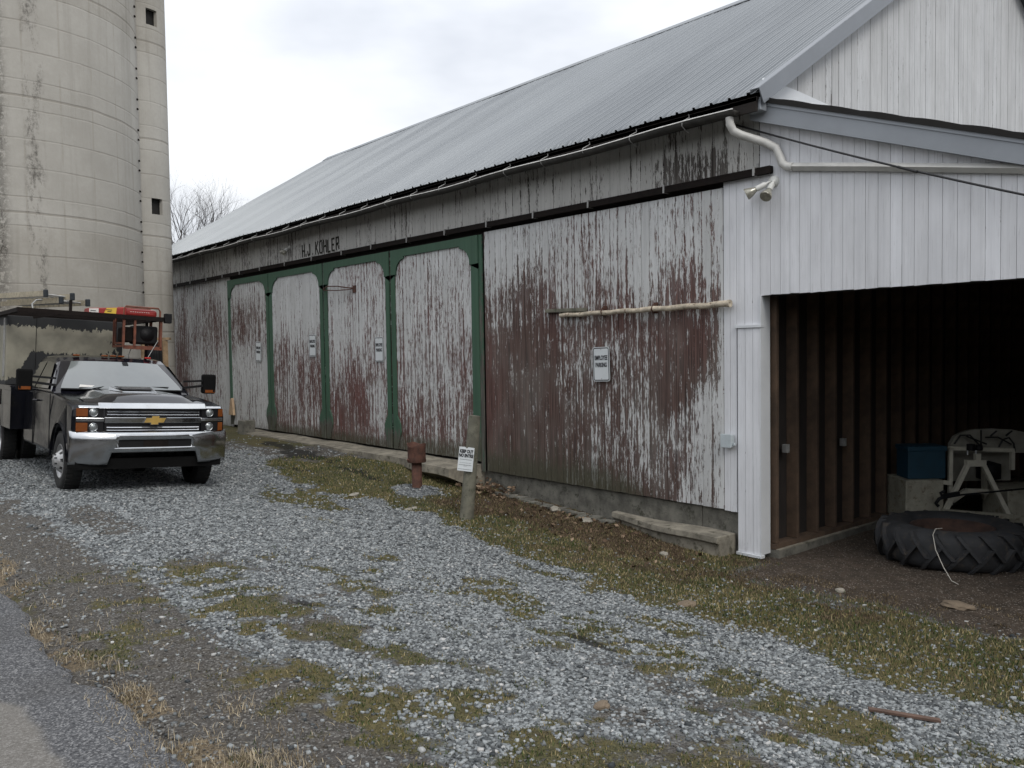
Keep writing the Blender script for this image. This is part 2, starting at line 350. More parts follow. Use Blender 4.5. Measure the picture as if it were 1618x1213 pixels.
def cover(x, y):
    n = fbm(x*1.6, y*1.6, 4)-.5; n2 = fbm(x*5+40, y*5, 3)-.5; n3 = fbm(x*.8+9, y*1.1+3, 3)
    yb = np.interp(x, YBX, YBY)
    g = sm(-.10, .16, y-yb+n*.7+n2*.30)                      # grass side of the edge
    left = sm(-10.9, -12.2, x)                                  # far yard: mixed gravel and moss
    g = g*(1-left*(1-sm(.42, .62, n3+n2*.4)*.8))
    dirt = sm(-5.4, -4.7, x)*sm(-1.15, -.55, y+n*.9-.10*(x+3))            # bare soil at the garage mouth
    litter = box01(x, -9.5, -5.9, .35)*sm(-1.35, -1.0, y+n*.9)+.55*box01(x, -7.4, .5, .3)*sm(-1.9, -1.5, y+n*1.6)*sm(.42, .62, n3+n2)
    moss = .75*sm(.42, .66, fbm(x*2.1+3, y*2.6+9, 4)+n2*.35)*sm(-3.2, -4.4, y-.25*(x+5))*box01(x, -7.2, 1, .5)*sm(.40, .60, fbm(x*7, y*7+3, 2))
    moss = np.maximum(moss, box01(y+n*.9, -4.15, -3.45, .16)*box01(x, -6.9, -1.0, .5)*sm(.40, .68, n3+n2*1.6+.1)*.9)
    moss = np.maximum(moss, box01(y+n*.8, -5.95, -5.15, .2)*box01(x, -7.0, -2.2, .4)*sm(.36, .68, n3+n2*1.8+.12)*.9)
    for cx, cy, rx, ry, s in [(-10.25, -2.75, .75, .38, 1), (-6.65, -3.78, .30, .24, 1), (-5.35, -2.6, .6, .2, .9), (-6.05, -2.62, .3, .12, .8), (-3.95, -3.1, .5, .2, .9),
                              (-4.1, -5.75, .5, .25, .9), (-3.2, -5.9, .45, .2, 1), (-2.6, -5.5, .6, .22, .8), (-2.3, -5.2, .5, .2, .6), (-8.9, -3.3, .5, .12, .5), (-12.4, -1.9, 1.2, .3, .9),
                              (-1.9, -4.1, .4, .12, .7), (-2.6, -4.5, .3, .08, .7), (-5.5, -4.6, .7, .12, .55), (-4.6, -4.7, .5, .1, .5), (-9.7, -2.6, .4, .12, .9)]:
        moss = np.maximum(moss, s*sm(.30, .95, blob(x, y, cx, cy, rx*1.15, ry*1.2, n2*2.2+n*.9)))
    mud = sm(-5.75, -6.12, y+n*.55+n2*.2)*(1-.35*sm(-3.2, -2.0, x))
    moss = moss*(.72+.62*sm(.35, .6, fbm(x*11, y*11+7, 2)))
    mud = np.maximum(mud, .85*box01(x, -19, -10.4, .4)*sm(-2.3, -1.6, y+n*1.5))
    mud = np.maximum(mud, .8*sm(.3, .9, blob(x, y, -9.6, -5.5, 1.2, .35, n*1.2)))
    fines = sm(.44, .62, fbm(x*1.3+21, y*2.2+4, 4)+n2*.5)*sm(-3.9, -4.9, y-.2*(x+5))*sm(-8.2, -6.8, x)*.72
    mud = np.maximum(mud, fines)
    straw = sm(-6.50, -6.64, y+n*.28)*sm(.42, .60, n3+n2*1.2+.02)
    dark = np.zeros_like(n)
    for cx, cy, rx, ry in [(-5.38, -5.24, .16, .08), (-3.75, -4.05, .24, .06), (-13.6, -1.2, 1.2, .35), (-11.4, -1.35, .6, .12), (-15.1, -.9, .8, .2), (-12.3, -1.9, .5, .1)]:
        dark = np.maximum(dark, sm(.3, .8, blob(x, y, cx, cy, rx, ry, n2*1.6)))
    mound = sm(.35, .7, blob(x, y, -10.0, -1.2, .5, .42, n2*.6))
    g = np.clip(g*(1-mound), 0, 1); litter = np.clip(litter*(1-mound), 0, 1)
    grass = np.clip(np.maximum(g, moss)*(1-dirt), 0, 1)
    inside = sm(-.35, -.05, y)*sm(-5.35, -5.15, x)
    dirt = np.maximum(dirt, inside)
    return dict(grass=grass*(1-.0*litter), litter=litter*g, dirt=dirt, mud=mud, straw=straw, dark=dark)

def ground_mat():
    t = NT('ground_cover')
    gr, li, di, mu, st, dk = [t.attr(a) for a in ('grass', 'litter', 'dirt', 'mud', 'straw', 'dark')]
    n = t.noise(scale=9, detail=6, rough=.7); n2 = t.noise(scale=42, detail=5, rough=.75, loc=(3, 1, 0)); n3 = t.noise(scale=1.1, detail=4)
    vo = t.n('ShaderNodeTexVoronoi', {'Vector': t.obj(), 'Scale': 46., 'Randomness': 1.}); vc = t.n('ShaderNodeSeparateColor', {0: vo.outputs['Color']})
    vo2 = t.n('ShaderNodeTexVoronoi', {'Vector': t.obj(), 'Scale': 95., 'Randomness': 1.}); vc2 = t.n('ShaderNodeSeparateColor', {0: vo2.outputs['Color']})
    sh = t.rng(vo.outputs['Distance'], .2, .62)
    g = t.mix(t.rng(vc.outputs[0], 0, 1, 0, 1, False), (.075, .083, .09), (.32, .34, .35))
    g = t.mix(t.math('MULTIPLY', sh, .5), g, (.07, .072, .075)); g = t.mix(t.rng(n3, .35, .7, 0, .25), g, (.12, .12, .115))
    mud = t.mix(t.rng(n2, .3, .7), (.052, .047, .042), (.105, .097, .088))
    mud = t.mix(t.rng(vc2.outputs[0], .72, .95, 0, .8), mud, (.22, .215, .20)); mud = t.mix(t.rng(n, .45, .7, 0, .5), mud, (.075, .062, .04))
    grass = t.mix(t.rng(n2, .3, .7), (.042, .042, .021), (.112, .104, .050)); grass = t.mix(t.rng(n3, .4, .65, 0, .6), grass, t.mix(n2, (.085, .07, .03), (.15, .12, .05)))
    grass = t.mix(t.rng(n, .52, .70, 0, .7), grass, (.055, .044, .028))
    litter = t.mix(t.rng(n2, .3, .7), (.038, .025, .017), (.125, .083, .052)); litter = t.mix(t.rng(n, .5, .75, 0, .5), litter, (.035, .034, .018))
    dirt = t.mix(t.rng(n, .3, .7), (.046, .036, .027), (.086, .066, .050)); dirt = t.mix(t.rng(vc2.outputs[1], .93, .97), dirt, (.25, .22, .19))
    straw = t.mix(t.rng(n2, .3, .7), (.075, .058, .040), (.24, .19, .125))
    def w(a, lo=.30, hi=.70, k=.7): return t.rng(t.math('ADD', t.math('ADD', a, t.math('MULTIPLY', t.math('SUBTRACT', n2, .5), .7)), t.math('MULTIPLY', t.math('SUBTRACT', n, .5), k)), lo, hi)
    c = t.mix(w(mu), g, mud); c = t.mix(w(gr), c, grass); c = t.mix(w(li), c, litter); c = t.mix(w(di), c, dirt); c = t.mix(w(st), c, straw)
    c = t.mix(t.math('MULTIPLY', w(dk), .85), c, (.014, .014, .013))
    t.set(color=c, rough=.93, spec=.25)
    t.bump(t.math('ADD', t.math('MULTIPLY', sh, -.9), t.math('MULTIPLY', n2, .8)), .8, .02)
    return t.mat
M['ground'] = ground_mat()
def axisv(lo, hi, st, far): return np.concatenate([np.array([-far, -far/3, -far/8]) + (lo if False else 0), np.arange(lo, hi+1e-6, st), np.array([far/8, far/3, far])])
gx = np.concatenate([[-900, -300, -120, -60, -40], np.arange(-28, 4.01, .09), [8, 16, 40, 120, 300, 900]])
gy = np.concatenate([[-900, -300, -100, -40, -20], np.arange(-11, 2.5, .075), np.arange(2.5, 10.6, .35), [14, 24, 60, 120, 300, 900]])
GX, GY = np.meshgrid(gx, gy, indexing='ij')
nearm = ((GX > -29) & (GX < 5) & (GY > -12) & (GY < 11))
ZZ = np.where(nearm, Gd(GX, GY), Gz(np.clip(GX, -28, 4), np.clip(GY, -11, 10))-.02)
ZZ = np.where((np.abs(GX) > 100) | (np.abs(GY) > 90), -.6, ZZ)
ZZ = np.where((GY < -6.58) & (GX > -61) & (GY > -14), ZZ-.05*sm(-6.58, -6.85, GY), ZZ)
me = bpy.data.meshes.new('ground'); nx_, ny_ = GX.shape
vv = np.stack([GX.ravel(), GY.ravel(), ZZ.ravel()], 1).astype(np.float32)
idx = np.arange(nx_*ny_).reshape(nx_, ny_)
q = np.stack([idx[:-1, :-1].ravel(), idx[1:, :-1].ravel(), idx[1:, 1:].ravel(), idx[:-1, 1:].ravel()], 1).astype(np.int32)
def fast_mesh(me, vv, faces, k):
    me.vertices.add(len(vv)); me.vertices.foreach_set('co', np.ascontiguousarray(vv, np.float32).ravel())
    me.loops.add(faces.size); me.loops.foreach_set('vertex_index', np.ascontiguousarray(faces, np.int32).ravel())
    me.polygons.add(len(faces)); me.polygons.foreach_set('loop_start', np.arange(0, faces.size, k, dtype=np.int32))
    me.update(calc_edges=True)
fast_mesh(me, vv, q, 4); me.polygons.foreach_set('use_smooth', [True]*len(me.polygons))
cv = cover(GX.ravel(), GY.ravel())
for k, a in cv.items():
    at = me.attributes.new(k, 'FLOAT', 'POINT'); at.data.foreach_set('value', np.ascontiguousarray(np.clip(a, 0, 1), np.float32))
me.materials.append(M['ground']); go = bpy.data.objects.new('ground', me); COL.objects.link(go); go['kind'] = 'structure'

# road
def road_mat():
    t = NT('worn_asphalt')
    n = t.noise(scale=60, detail=5, rough=.8); n3 = t.noise(scale=1.4, detail=5); vo = t.n('ShaderNodeTexVoronoi', {'Vector': t.obj(), 'Scale': 120.}); vc = t.n('ShaderNodeSeparateColor', {0: vo.outputs['Color']})
    c = t.mix(t.rng(n, .35, .65), (.032, .033, .037), (.125, .127, .132)); c = t.mix(t.math('MULTIPLY', t.rng(vc.outputs[0], .62, .95), .75), c, (.26, .26, .26)); c = t.mix(t.rng(n3, .45, .62, 0, .35), c, (.06, .058, .056))
    sand = t.attr('sand'); c = t.mix(t.rng(t.math('ADD', sand, t.math('MULTIPLY', t.math('SUBTRACT', n3, .5), .8)), .3, .8, 0, .55), c, t.mix(n, (.13, .12, .105), (.30, .275, .235)))
    t.set(color=c, rough=.9, spec=.3); t.bump(t.math('ADD', n, vo.outputs['Distance']), .7, .008); return t.mat
M['road'] = road_mat()
rx = np.arange(-60, 40, .1); cols = [0, .06, .2, .32, .40, .46, .52, .58, .66, .74, .9, 1.1, 1.6, 3, 5.5]
RX, RC = np.meshgrid(rx, cols, indexing='ij')
edge = -6.70-.03+(fbm(rx*2.2, rx*0+3, 4)-.5)*.22+(fbm(rx*9, rx*0+8, 2)-.5)*.06+np.interp(rx, [-5, -3.4, -2], [-.03, .08, .1])
RY = edge[:, None]-RC; RZ = .10+(RC > .0)*.012-.0*RC; RZ = np.where(RC == 0, .085, RZ)+.0
RZ = np.maximum(RZ, Gz(RX, RY)+.004); RZ[:, 0] = Gz(RX[:, 0], RY[:, 0])-.03
me = bpy.data.meshes.new('road'); n1_, n2_ = RX.shape; idx = np.arange(n1_*n2_).reshape(n1_, n2_)
fast_mesh(me, np.stack([RX.ravel(), RY.ravel(), RZ.ravel()], 1), np.stack([idx[:-1, :-1].ravel(), idx[:-1, 1:].ravel(), idx[1:, 1:].ravel(), idx[1:, :-1].ravel()], 1), 4)
at = me.attributes.new('sand', 'FLOAT', 'POINT'); at.data.foreach_set('value', (box01(RC, .40, .62, .05)+.35*sm(.6, 1.2, RC)).astype(np.float32).ravel())
me.materials.append(M['road']); ro = bpy.data.objects.new('road', me); COL.objects.link(ro); ro['kind'] = 'structure'

# ---- loose stones (real little stones near the camera)
CAMP = np.array([0., -7.85])
def scatter(n, x0, x1, y0, y1, dens, power=1.1):
    px = rng.uniform(x0, x1, n); py = rng.uniform(y0, y1, n)
    d = np.hypot(px-CAMP[0], py-CAMP[1]); keep = rng.random(n) < np.clip((3.6/np.maximum(d, 1))**power, 0, 1)
    px, py, d = px[keep], py[keep], d[keep]
    # keep what lies in or near the view wedge
    a = np.degrees(np.arctan2(py-CAMP[1], px-CAMP[0])); k2 = (a > 97) & (a < 178); px, py, d = px[k2], py[k2], d[k2]
    dd = dens(px, py); k3 = rng.random(len(px)) < dd
    return px[k3], py[k3], d[k3]
def stones(name, px, py, size, flat=.6, zoff=0., mat=None, **pr):
    n = len(px)
    base = np.array([(x, y, z) for x in (-1, 1) for y in (-1, 1) for z in (-1, 1)], float)
    V = base[None]*rng.uniform(.45, 1.0, (n, 8, 3)); sc = size[:, None]*np.stack([rng.uniform(.7, 1.35, n), rng.uniform(.6, 1.0, n), rng.uniform(flat*.6, flat*1.2, n)], 1)
    V = V*sc[:, None]; a = rng.uniform(0, 6.28, n); tl = rng.normal(0, .35, n)
    x, y, z = V[..., 0], V[..., 1], V[..., 2]
    y, z = y*np.cos(tl)[:, None]-z*np.sin(tl)[:, None], y*np.sin(tl)[:, None]+z*np.cos(tl)[:, None]
    x, y = x*np.cos(a)[:, None]-y*np.sin(a)[:, None], x*np.sin(a)[:, None]+y*np.cos(a)[:, None]
    V = np.stack([x+px[:, None], y+py[:, None], z+(Gd(px, py)+zoff+size*.18)[:, None]], -1)
    fc = np.array([(0, 1, 3, 2), (4, 6, 7, 5), (0, 4, 5, 1), (2, 3, 7, 6), (0, 2, 6, 4), (1, 5, 7, 3)])
    Fq = (fc[None]+(np.arange(n)*8)[:, None, None]).reshape(-1, 4)
    me = bpy.data.meshes.new(name); fast_mesh(me, V.reshape(-1, 3), Fq, 4)
    at = me.attributes.new('rnd', 'FLOAT', 'POINT'); at.data.foreach_set('value', np.repeat(rng.random(n), 8).astype(np.float32))
    me.materials.append(mat); o = bpy.data.objects.new(name, me); COL.objects.link(o)
    for k, v in pr.items(): o[k] = v
    return o
def stone_mat(name, a, b, c3):
    t = NT(name); r = t.attr('rnd'); c = t.mix(t.rng(r, 0, .8, 0, 1, False), a, b); c = t.mix(t.rng(r, .93, 1.0), c, c3)
    c = t.mix(t.rng(t.noise(scale=60, detail=3), .4, .8, 0, .4), c, (.12, .11, .095)); t.set(color=c, rough=.85, spec=.3); return t.mat
M['stones'] = stone_mat('crushed_grey_stone', (.034, .040, .044), (.295, .315, .320), (.46, .455, .44))
M['grit'] = stone_mat('dark_grit', (.05, .047, .043), (.15, .145, .135), (.26, .25, .235))
def dens_g(x, y):
    c = cover(x, y); return np.clip(1.05-c['grass']*.96-c['dirt']-c['litter']-c['mud']*1.0-c['dark']*.95, .02, 1)*(y > -6.75)
px, py, d = scatter(620000, -19, .8, -6.8, -.6, dens_g, 1.12)
stones('gravel', px, py, rng.uniform(.0060, .0145, len(px))*(1+.5*(rng.random(len(px)) > .96))*(1+.035*np.maximum(d-4, 0)), mat=M['stones'], kind='stuff', label='blue-grey crushed stone spread over the yard', category='gravel')
def dens_m(x, y):
    c = cover(x, y); return np.clip(c['mud']*.9+c['dirt']*.08+c['grass']*.03, 0, 1)*(y > -6.8)*(y < .2)
px, py, d = scatter(90000, -9, .5, -6.9, .3, dens_m, 1.2)
stones('grit', px, py, rng.uniform(.003, .009, len(px)), mat=M['grit'], kind='stuff', label='fine dark grit and stone chips pressed into the mud', category='grit')

# ---- grass blades, moss, straw, leaves
def blades(name, px, py, h, wd, mat, lean=.8, zfn=Gd, **pr):
    n = len(px); a = rng.uniform(0, 6.28, n); b = rng.uniform(0, 6.28, n); ln = rng.uniform(.1, lean, n)
    z0 = zfn(px, py)-.004
    wx, wy = np.cos(a)*wd/2, np.sin(a)*wd/2; tx, ty = np.cos(b)*ln*h, np.sin(b)*ln*h; hz = h*np.sqrt(np.clip(1-ln**2, .05, 1))
    P = np.stack([np.stack([px-wx, py-wy, z0], -1), np.stack([px+wx, py+wy, z0], -1),
                  np.stack([px+wx*.8+tx*.4, py+wy*.8+ty*.4, z0+hz*.62], -1), np.stack([px-wx*.8+tx*.4, py-wy*.8+ty*.4, z0+hz*.62], -1),
                  np.stack([px+tx+wx*.15, py+ty+wy*.15, z0+hz], -1), np.stack([px+tx-wx*.15, py+ty-wy*.15, z0+hz], -1)], 1)
    fc = np.array([(0, 1, 2, 3), (3, 2, 4, 5)]); Fq = (fc[None]+(np.arange(n)*6)[:, None, None]).reshape(-1, 4)
    me = bpy.data.meshes.new(name); fast_mesh(me, P.reshape(-1, 3), Fq, 4)
    at = me.attributes.new('rnd', 'FLOAT', 'POINT'); at.data.foreach_set('value', np.repeat(rng.random(n), 6).astype(np.float32))
    me.materials.append(mat); o = bpy.data.objects.new(name, me); COL.objects.link(o)
    for k, v in pr.items(): o[k] = v
    return o
def blade_mat(name, stops):
    t = NT(name); r = t.attr('rnd'); cr_ = t.n('ShaderNodeValToRGB', {0: t.math('ADD', r, t.math('MULTIPLY', t.math('SUBTRACT', t.noise(scale=1.6, detail=3), .5), .9), clamp=True)})
    el = cr_.color_ramp.elements; el[0].position, el[0].color = stops[0][0], stops[0][1]+(1,); el[1].position, el[1].color = stops[-1][0], stops[-1][1]+(1,)
    for p, c in stops[1:-1]: x = el.new(p); x.color = c+(1,)
    t.set(color=cr_.outputs[0], rough=.75, spec=.2); return t.mat
M['grassb'] = blade_mat('winter_grass', [(0, (.016, .032, .008)), (.34, (.045, .075, .018)), (.56, (.122, .116, .046)), (.75, (.19, .150, .060)), (1, (.36, .30, .17))])
M['litterb'] = blade_mat('brown_thatch', [(0, (.040, .030, .018)), (.5, (.105, .078, .046)), (.9, (.20, .155, .095)), (1, (.32, .25, .16))])
M['strawb'] = blade_mat('dry_straw', [(0, (.10, .078, .05)), (.4, (.26, .21, .14)), (1, (.58, .50, .36))])
px, py, d = scatter(520000, -14, .8, -6.7, -.05, lambda x, y: (lambda c: np.clip(c['grass']*1.1*(1-.7*c['litter'])-.15+.02, 0, 1)*(.35+.9*fbm(x*9, y*9, 2)))(cover(x, y)), .75)
blades('grass', px, py, rng.uniform(.008, .030, len(px))*(1+.5*(py > -2.4)), .0035+.0004*d, M['grassb'], kind='stuff', label='thin mossy winter grass along the edge of the gravel', category='grass')
px, py, d = scatter(260000, -10.2, .8, -2.6, -.03, lambda x, y: (lambda c: np.clip(c['litter']*1.0+c['grass']*.10, 0, 1))(cover(x, y)), .6)
blades('thatch', px, py, rng.uniform(.012, .035, len(px)), .004+.0004*d, M['litterb'], lean=.99, kind='stuff', label='brown dead grass matted below the barn wall', category='dead grass')
px, py, d = scatter(160000, -9, 0, -6.85, -6.0, lambda x, y: (lambda c: np.clip(c['straw']*.16+c['mud']*.008, 0, 1))(cover(x, y)), 1.0)
px = [px]; py = [py]
for cx, cy, s, m in [(-4.45, -6.63, .07, 240), (-3.95, -6.30, .09, 160), (-3.42, -6.47, .05, 200), (-3.25, -6.38, .10, 380), (-4.9, -6.66, .1, 160), (-3.55, -6.2, .15, 60)]:
    px.append(rng.normal(cx, s, m)); py.append(rng.normal(cy, s*.6, m))
px = np.concatenate(px); py = np.concatenate(py)
blades('straw', px, py, rng.uniform(.015, .06, len(px)), .0035, M['strawb'], lean=.995, kind='stuff', label='pale dry straw lying along the broken asphalt edge', category='straw')
# dead leaves piled in the corner behind the post
n = 420; lx = np.concatenate([rng.normal(-9.55, .25, n//2), rng.uniform(-9.9, -6.5, n//4), rng.uniform(-9, -5.3, n//4)]); ly = np.concatenate([rng.normal(-.32, .18, n//2), rng.normal(-.28, .14, n//4), rng.uniform(-1.6, -.3, n//4)]); ly = np.minimum(ly, -.05)
def leaves(name, px, py, **pr):
    n = len(px); s = rng.uniform(.018, .045, n); Q = np.zeros((n, 4, 3))
    u = rng.normal(size=(n, 3)); u[:, 2] *= .5; u /= np.linalg.norm(u, axis=1)[:, None]; v = np.cross(u, rng.normal(size=(n, 3))); v /= np.linalg.norm(v, axis=1)[:, None]
    c = np.stack([px, py, Gd(px, py)+rng.uniform(.01, .05, n)], 1); c[:n//2, 2] += rng.uniform(0, .12, n//2)
    for i, (a, b) in enumerate([(-1, 0), (0, -.6), (1, 0), (0, .6)]): Q[:, i] = c+u*(a*s)[:, None]+v*(b*s)[:, None]
    me = bpy.data.meshes.new(name); fast_mesh(me, Q.reshape(-1, 3), np.arange(n*4).reshape(-1, 4), 4)
    at = me.attributes.new('rnd', 'FLOAT', 'POINT'); at.data.foreach_set('value', np.repeat(rng.random(n), 4).astype(np.float32))
    me.materials.append(M['leafb']); o = bpy.data.objects.new(name, me); COL.objects.link(o)
    for k, q in pr.items(): o[k] = q
M['leafb'] = blade_mat('dead_leaf', [(0, (.05, .032, .022)), (.5, (.11, .072, .046)), (1, (.26, .19, .13))])
leaves('dead_leaves', lx, ly, kind='stuff', label='brown dead leaves drifted against the barn foundation', category='leaves')

# ================================================================== BARN
BO = (-5.3, 0, -.48)
barn = thing('barn', 'long barn with peeling red and white boards, green framed doors and a ribbed metal roof', 'barn', BO)
def bb(mb, name, mat, parent=barn, **k): return mb.build(name, mat, parent, BO, **k)

def boards(name, x0, x1, zb, zt, mat, fields, y=0., bw=.135, axis='x', parent=barn, gap=.005, dz=.11, th=.022, off=BO, jit=.0025, seed=0, notch=None, **pr):
    """vertical boards side by side; zb/zt may be functions; fields(u,z)->dict of attributes"""
    r = np.random.default_rng(seed+5); vs = []; fs = []; at = {'cov': [], 'red': [], 'moss': [], 'rnd': [], 'edg': []}
    fb = zb if callable(zb) else (lambda u: zb); ft = zt if callable(zt) else (lambda u: zt)
    u = x0
    while u < x1-.01:
        wdt = min(bw*r.uniform(.92, 1.08), x1-u)
        if x1-u-wdt < .04: wdt = x1-u
        a, b = u+gap/2, u+wdt-gap/2; rv = r.random(); yo = y+r.uniform(-jit, jit); u += wdt
        zb0, zb1, zt0, zt1 = fb(a)+r.uniform(-.006, .006), fb(b), ft(a), ft(b)
        nz_ = max(2, int(max(zt0-zb0, zt1-zb1)/dz)+1); base = len(vs)
        for k in range(nz_):
            f = k/(nz_-1)
            for (uu, z0, z1) in ((a, zb0, zt0), ((a+b)/2, (zb0+zb1)/2, (zt0+zt1)/2), (b, zb1, zt1)):
                z = z0+(z1-z0)*f; vs.append((uu, yo, z))
        for (uu, z0, z1) in ((a, zb0, zt0), (b, zb1, zt1)):
            vs += [(uu, yo+th, z0), (uu, yo+th, z1)]
        for k in range(nz_-1):
            i = base+3*k; fs += [(i, i+1, i+4, i+3), (i+1, i+2, i+5, i+4)]
        s0 = base+3*nz_; L0, L1, R0, R1 = s0, s0+1, s0+2, s0+3; top = base+3*(nz_-1)
        fs += [tuple([L0]+[base+3*k for k in range(nz_)]+[L1]), tuple([R1]+[base+3*k+2 for k in range(nz_-1, -1, -1)]+[R0]), (base, L0, R0, base+2, base+1)]
        at['rnd'] += [rv]*(len(vs)-base); at['edg'] += [1., 0., 1.]*nz_+[1.]*4
    V = np.array(vs); F_ = fields(V[:, 0], V[:, 2])
    for k in ('cov', 'red', 'moss'): at[k] = np.clip(np.broadcast_to(F_.get(k, 0.), len(V)), -.3, 1.4)
    mb = MB()
    if axis == 'y': V = np.stack([-V[:, 1], V[:, 0], V[:, 2]], 1)   # plane facing +X; y argument is -X position
    mb.v = [tuple(p) for p in V]; mb.f = fs; mb.m = [0]*len(fs); mb.smooth = [False]*len(fs); mb.at = at
    return mb.build(name, mat, parent, off, recalc=False, **pr)

low = lambda z, a=.0, b=.45: 1-sm(a, b, z)
def f_upper(u, z):
    n = fbm(u*.9, z*1.2, 3)-.5
    c = .80+n*.25-.38*box01(u, -6.7, -5.45, .2)*sm(4.1, 3.85, z)-.16*sm(-13, -20, u)
    c = c+.15*sm(-5.6, -5.3, u)
    return dict(cov=c, red=.1, moss=0.)
def f_left(u, z):
    n = fbm(u*.9, z*.7, 3)-.5
    c = .70+n*.45-.36*np.clip(blob(u, z, -20.6, 2.4, 1.3, .8)+blob(u, z, -22.9, 1.2, .9, 1.6), 0, 1)
    return dict(cov=c, red=.75, moss=.55*low(z, .0, .5))
def f_d1(u, z):
    n = fbm(u*.9, z*.7, 3)-.5
    return dict(cov=.74+n*.3-.30*box01(z, 1.9, 2.95, .35), red=.55, moss=.65*low(z, .0, .5))
def f_d2(u, z):
    n = fbm(u*.9, z*.7, 3)-.5
    return dict(cov=.88+n*.3-.40*sm(2.75, 1.7, z)-.10*sm(-15.8, -15.2, u)*sm(3., 2.4, z), red=.8, moss=.75*low(z, .1, .65))
def f_d3(u, z):
    n = fbm(u*.9, z*.7, 3)-.5
    return dict(cov=.68+n*.3-.27*box01(u, -14.6, -13.3, .4)*sm(2.1, .9, z)-.13*sm(2.4, 1.2, z), red=.95, moss=.75*low(z, .12, .6))
def f_d4(u, z):
    n = fbm(u*.9, z*.7, 3)-.5
    return dict(cov=.70+n*.25-.17*sm(2.7, 1.5, z)-.15*box01(z, .2, 1.0, .3), red=.8, moss=.75*low(z, .15, .75))
def f_right(u, z):
    n = fbm(u*.9, z*.6, 3)-.5; n2 = fbm(u*2.3+5, z*.9+2, 3)-.5
    c = .80-.46*sm(3.4, 2.0, z+n*1.2); c = np.where(z < 2.1, np.minimum(c, .27+n*.25), c)
    c = c+.20*box01(u, -8.3, -6.9, .4)*box01(z, 1.2, 2.0, .3)+.16*box01(u, -7.8, -6.5, .3)*box01(z, .1, 1.0, .3)
    c = np.maximum(c, (.78+n*.25)*sm(-6.9, -6.0, u+n2*.9)*sm(1.6, .7, z+n*1.3-(u+6)*.5))
    c = c-.16*sm(-7.6, -8.6, u)*sm(2.2, 1.2, z)
    c = np.where(u > -5.66, np.maximum(c, .95+.35*sm(-5.64, -5.6, u)), c)
    return dict(cov=c, red=.30+.4*sm(-9, -8, u)*sm(1.2, 2.4, z)+.3*sm(-9.2, -9.7, u), moss=(.50*sm(-6.2, -7.6, u)*sm(1.3, .0, z)+.25*low(z, 0, .35))*sm(-5.6, -5.9, u)+.08)
def f_clean(u, z):
    return dict(cov=.99-.06*sm(2.9, 2.4, z)-.25*sm(-.2, -.48, z)*(fbm(u*3, z*3)-.0), red=0., moss=0.)
def f_trim(u, z): return dict(cov=.98+.0*u-.15*sm(.1, -.5, z), red=0., moss=.18*sm(-.1, -.5, z))

# upper siding along the eave
boards('eave_siding', -25.3, -5.2, 3.62, 4.30, M['upper'], f_upper, y=-.026, bw=.17, seed=1, dz=.1)
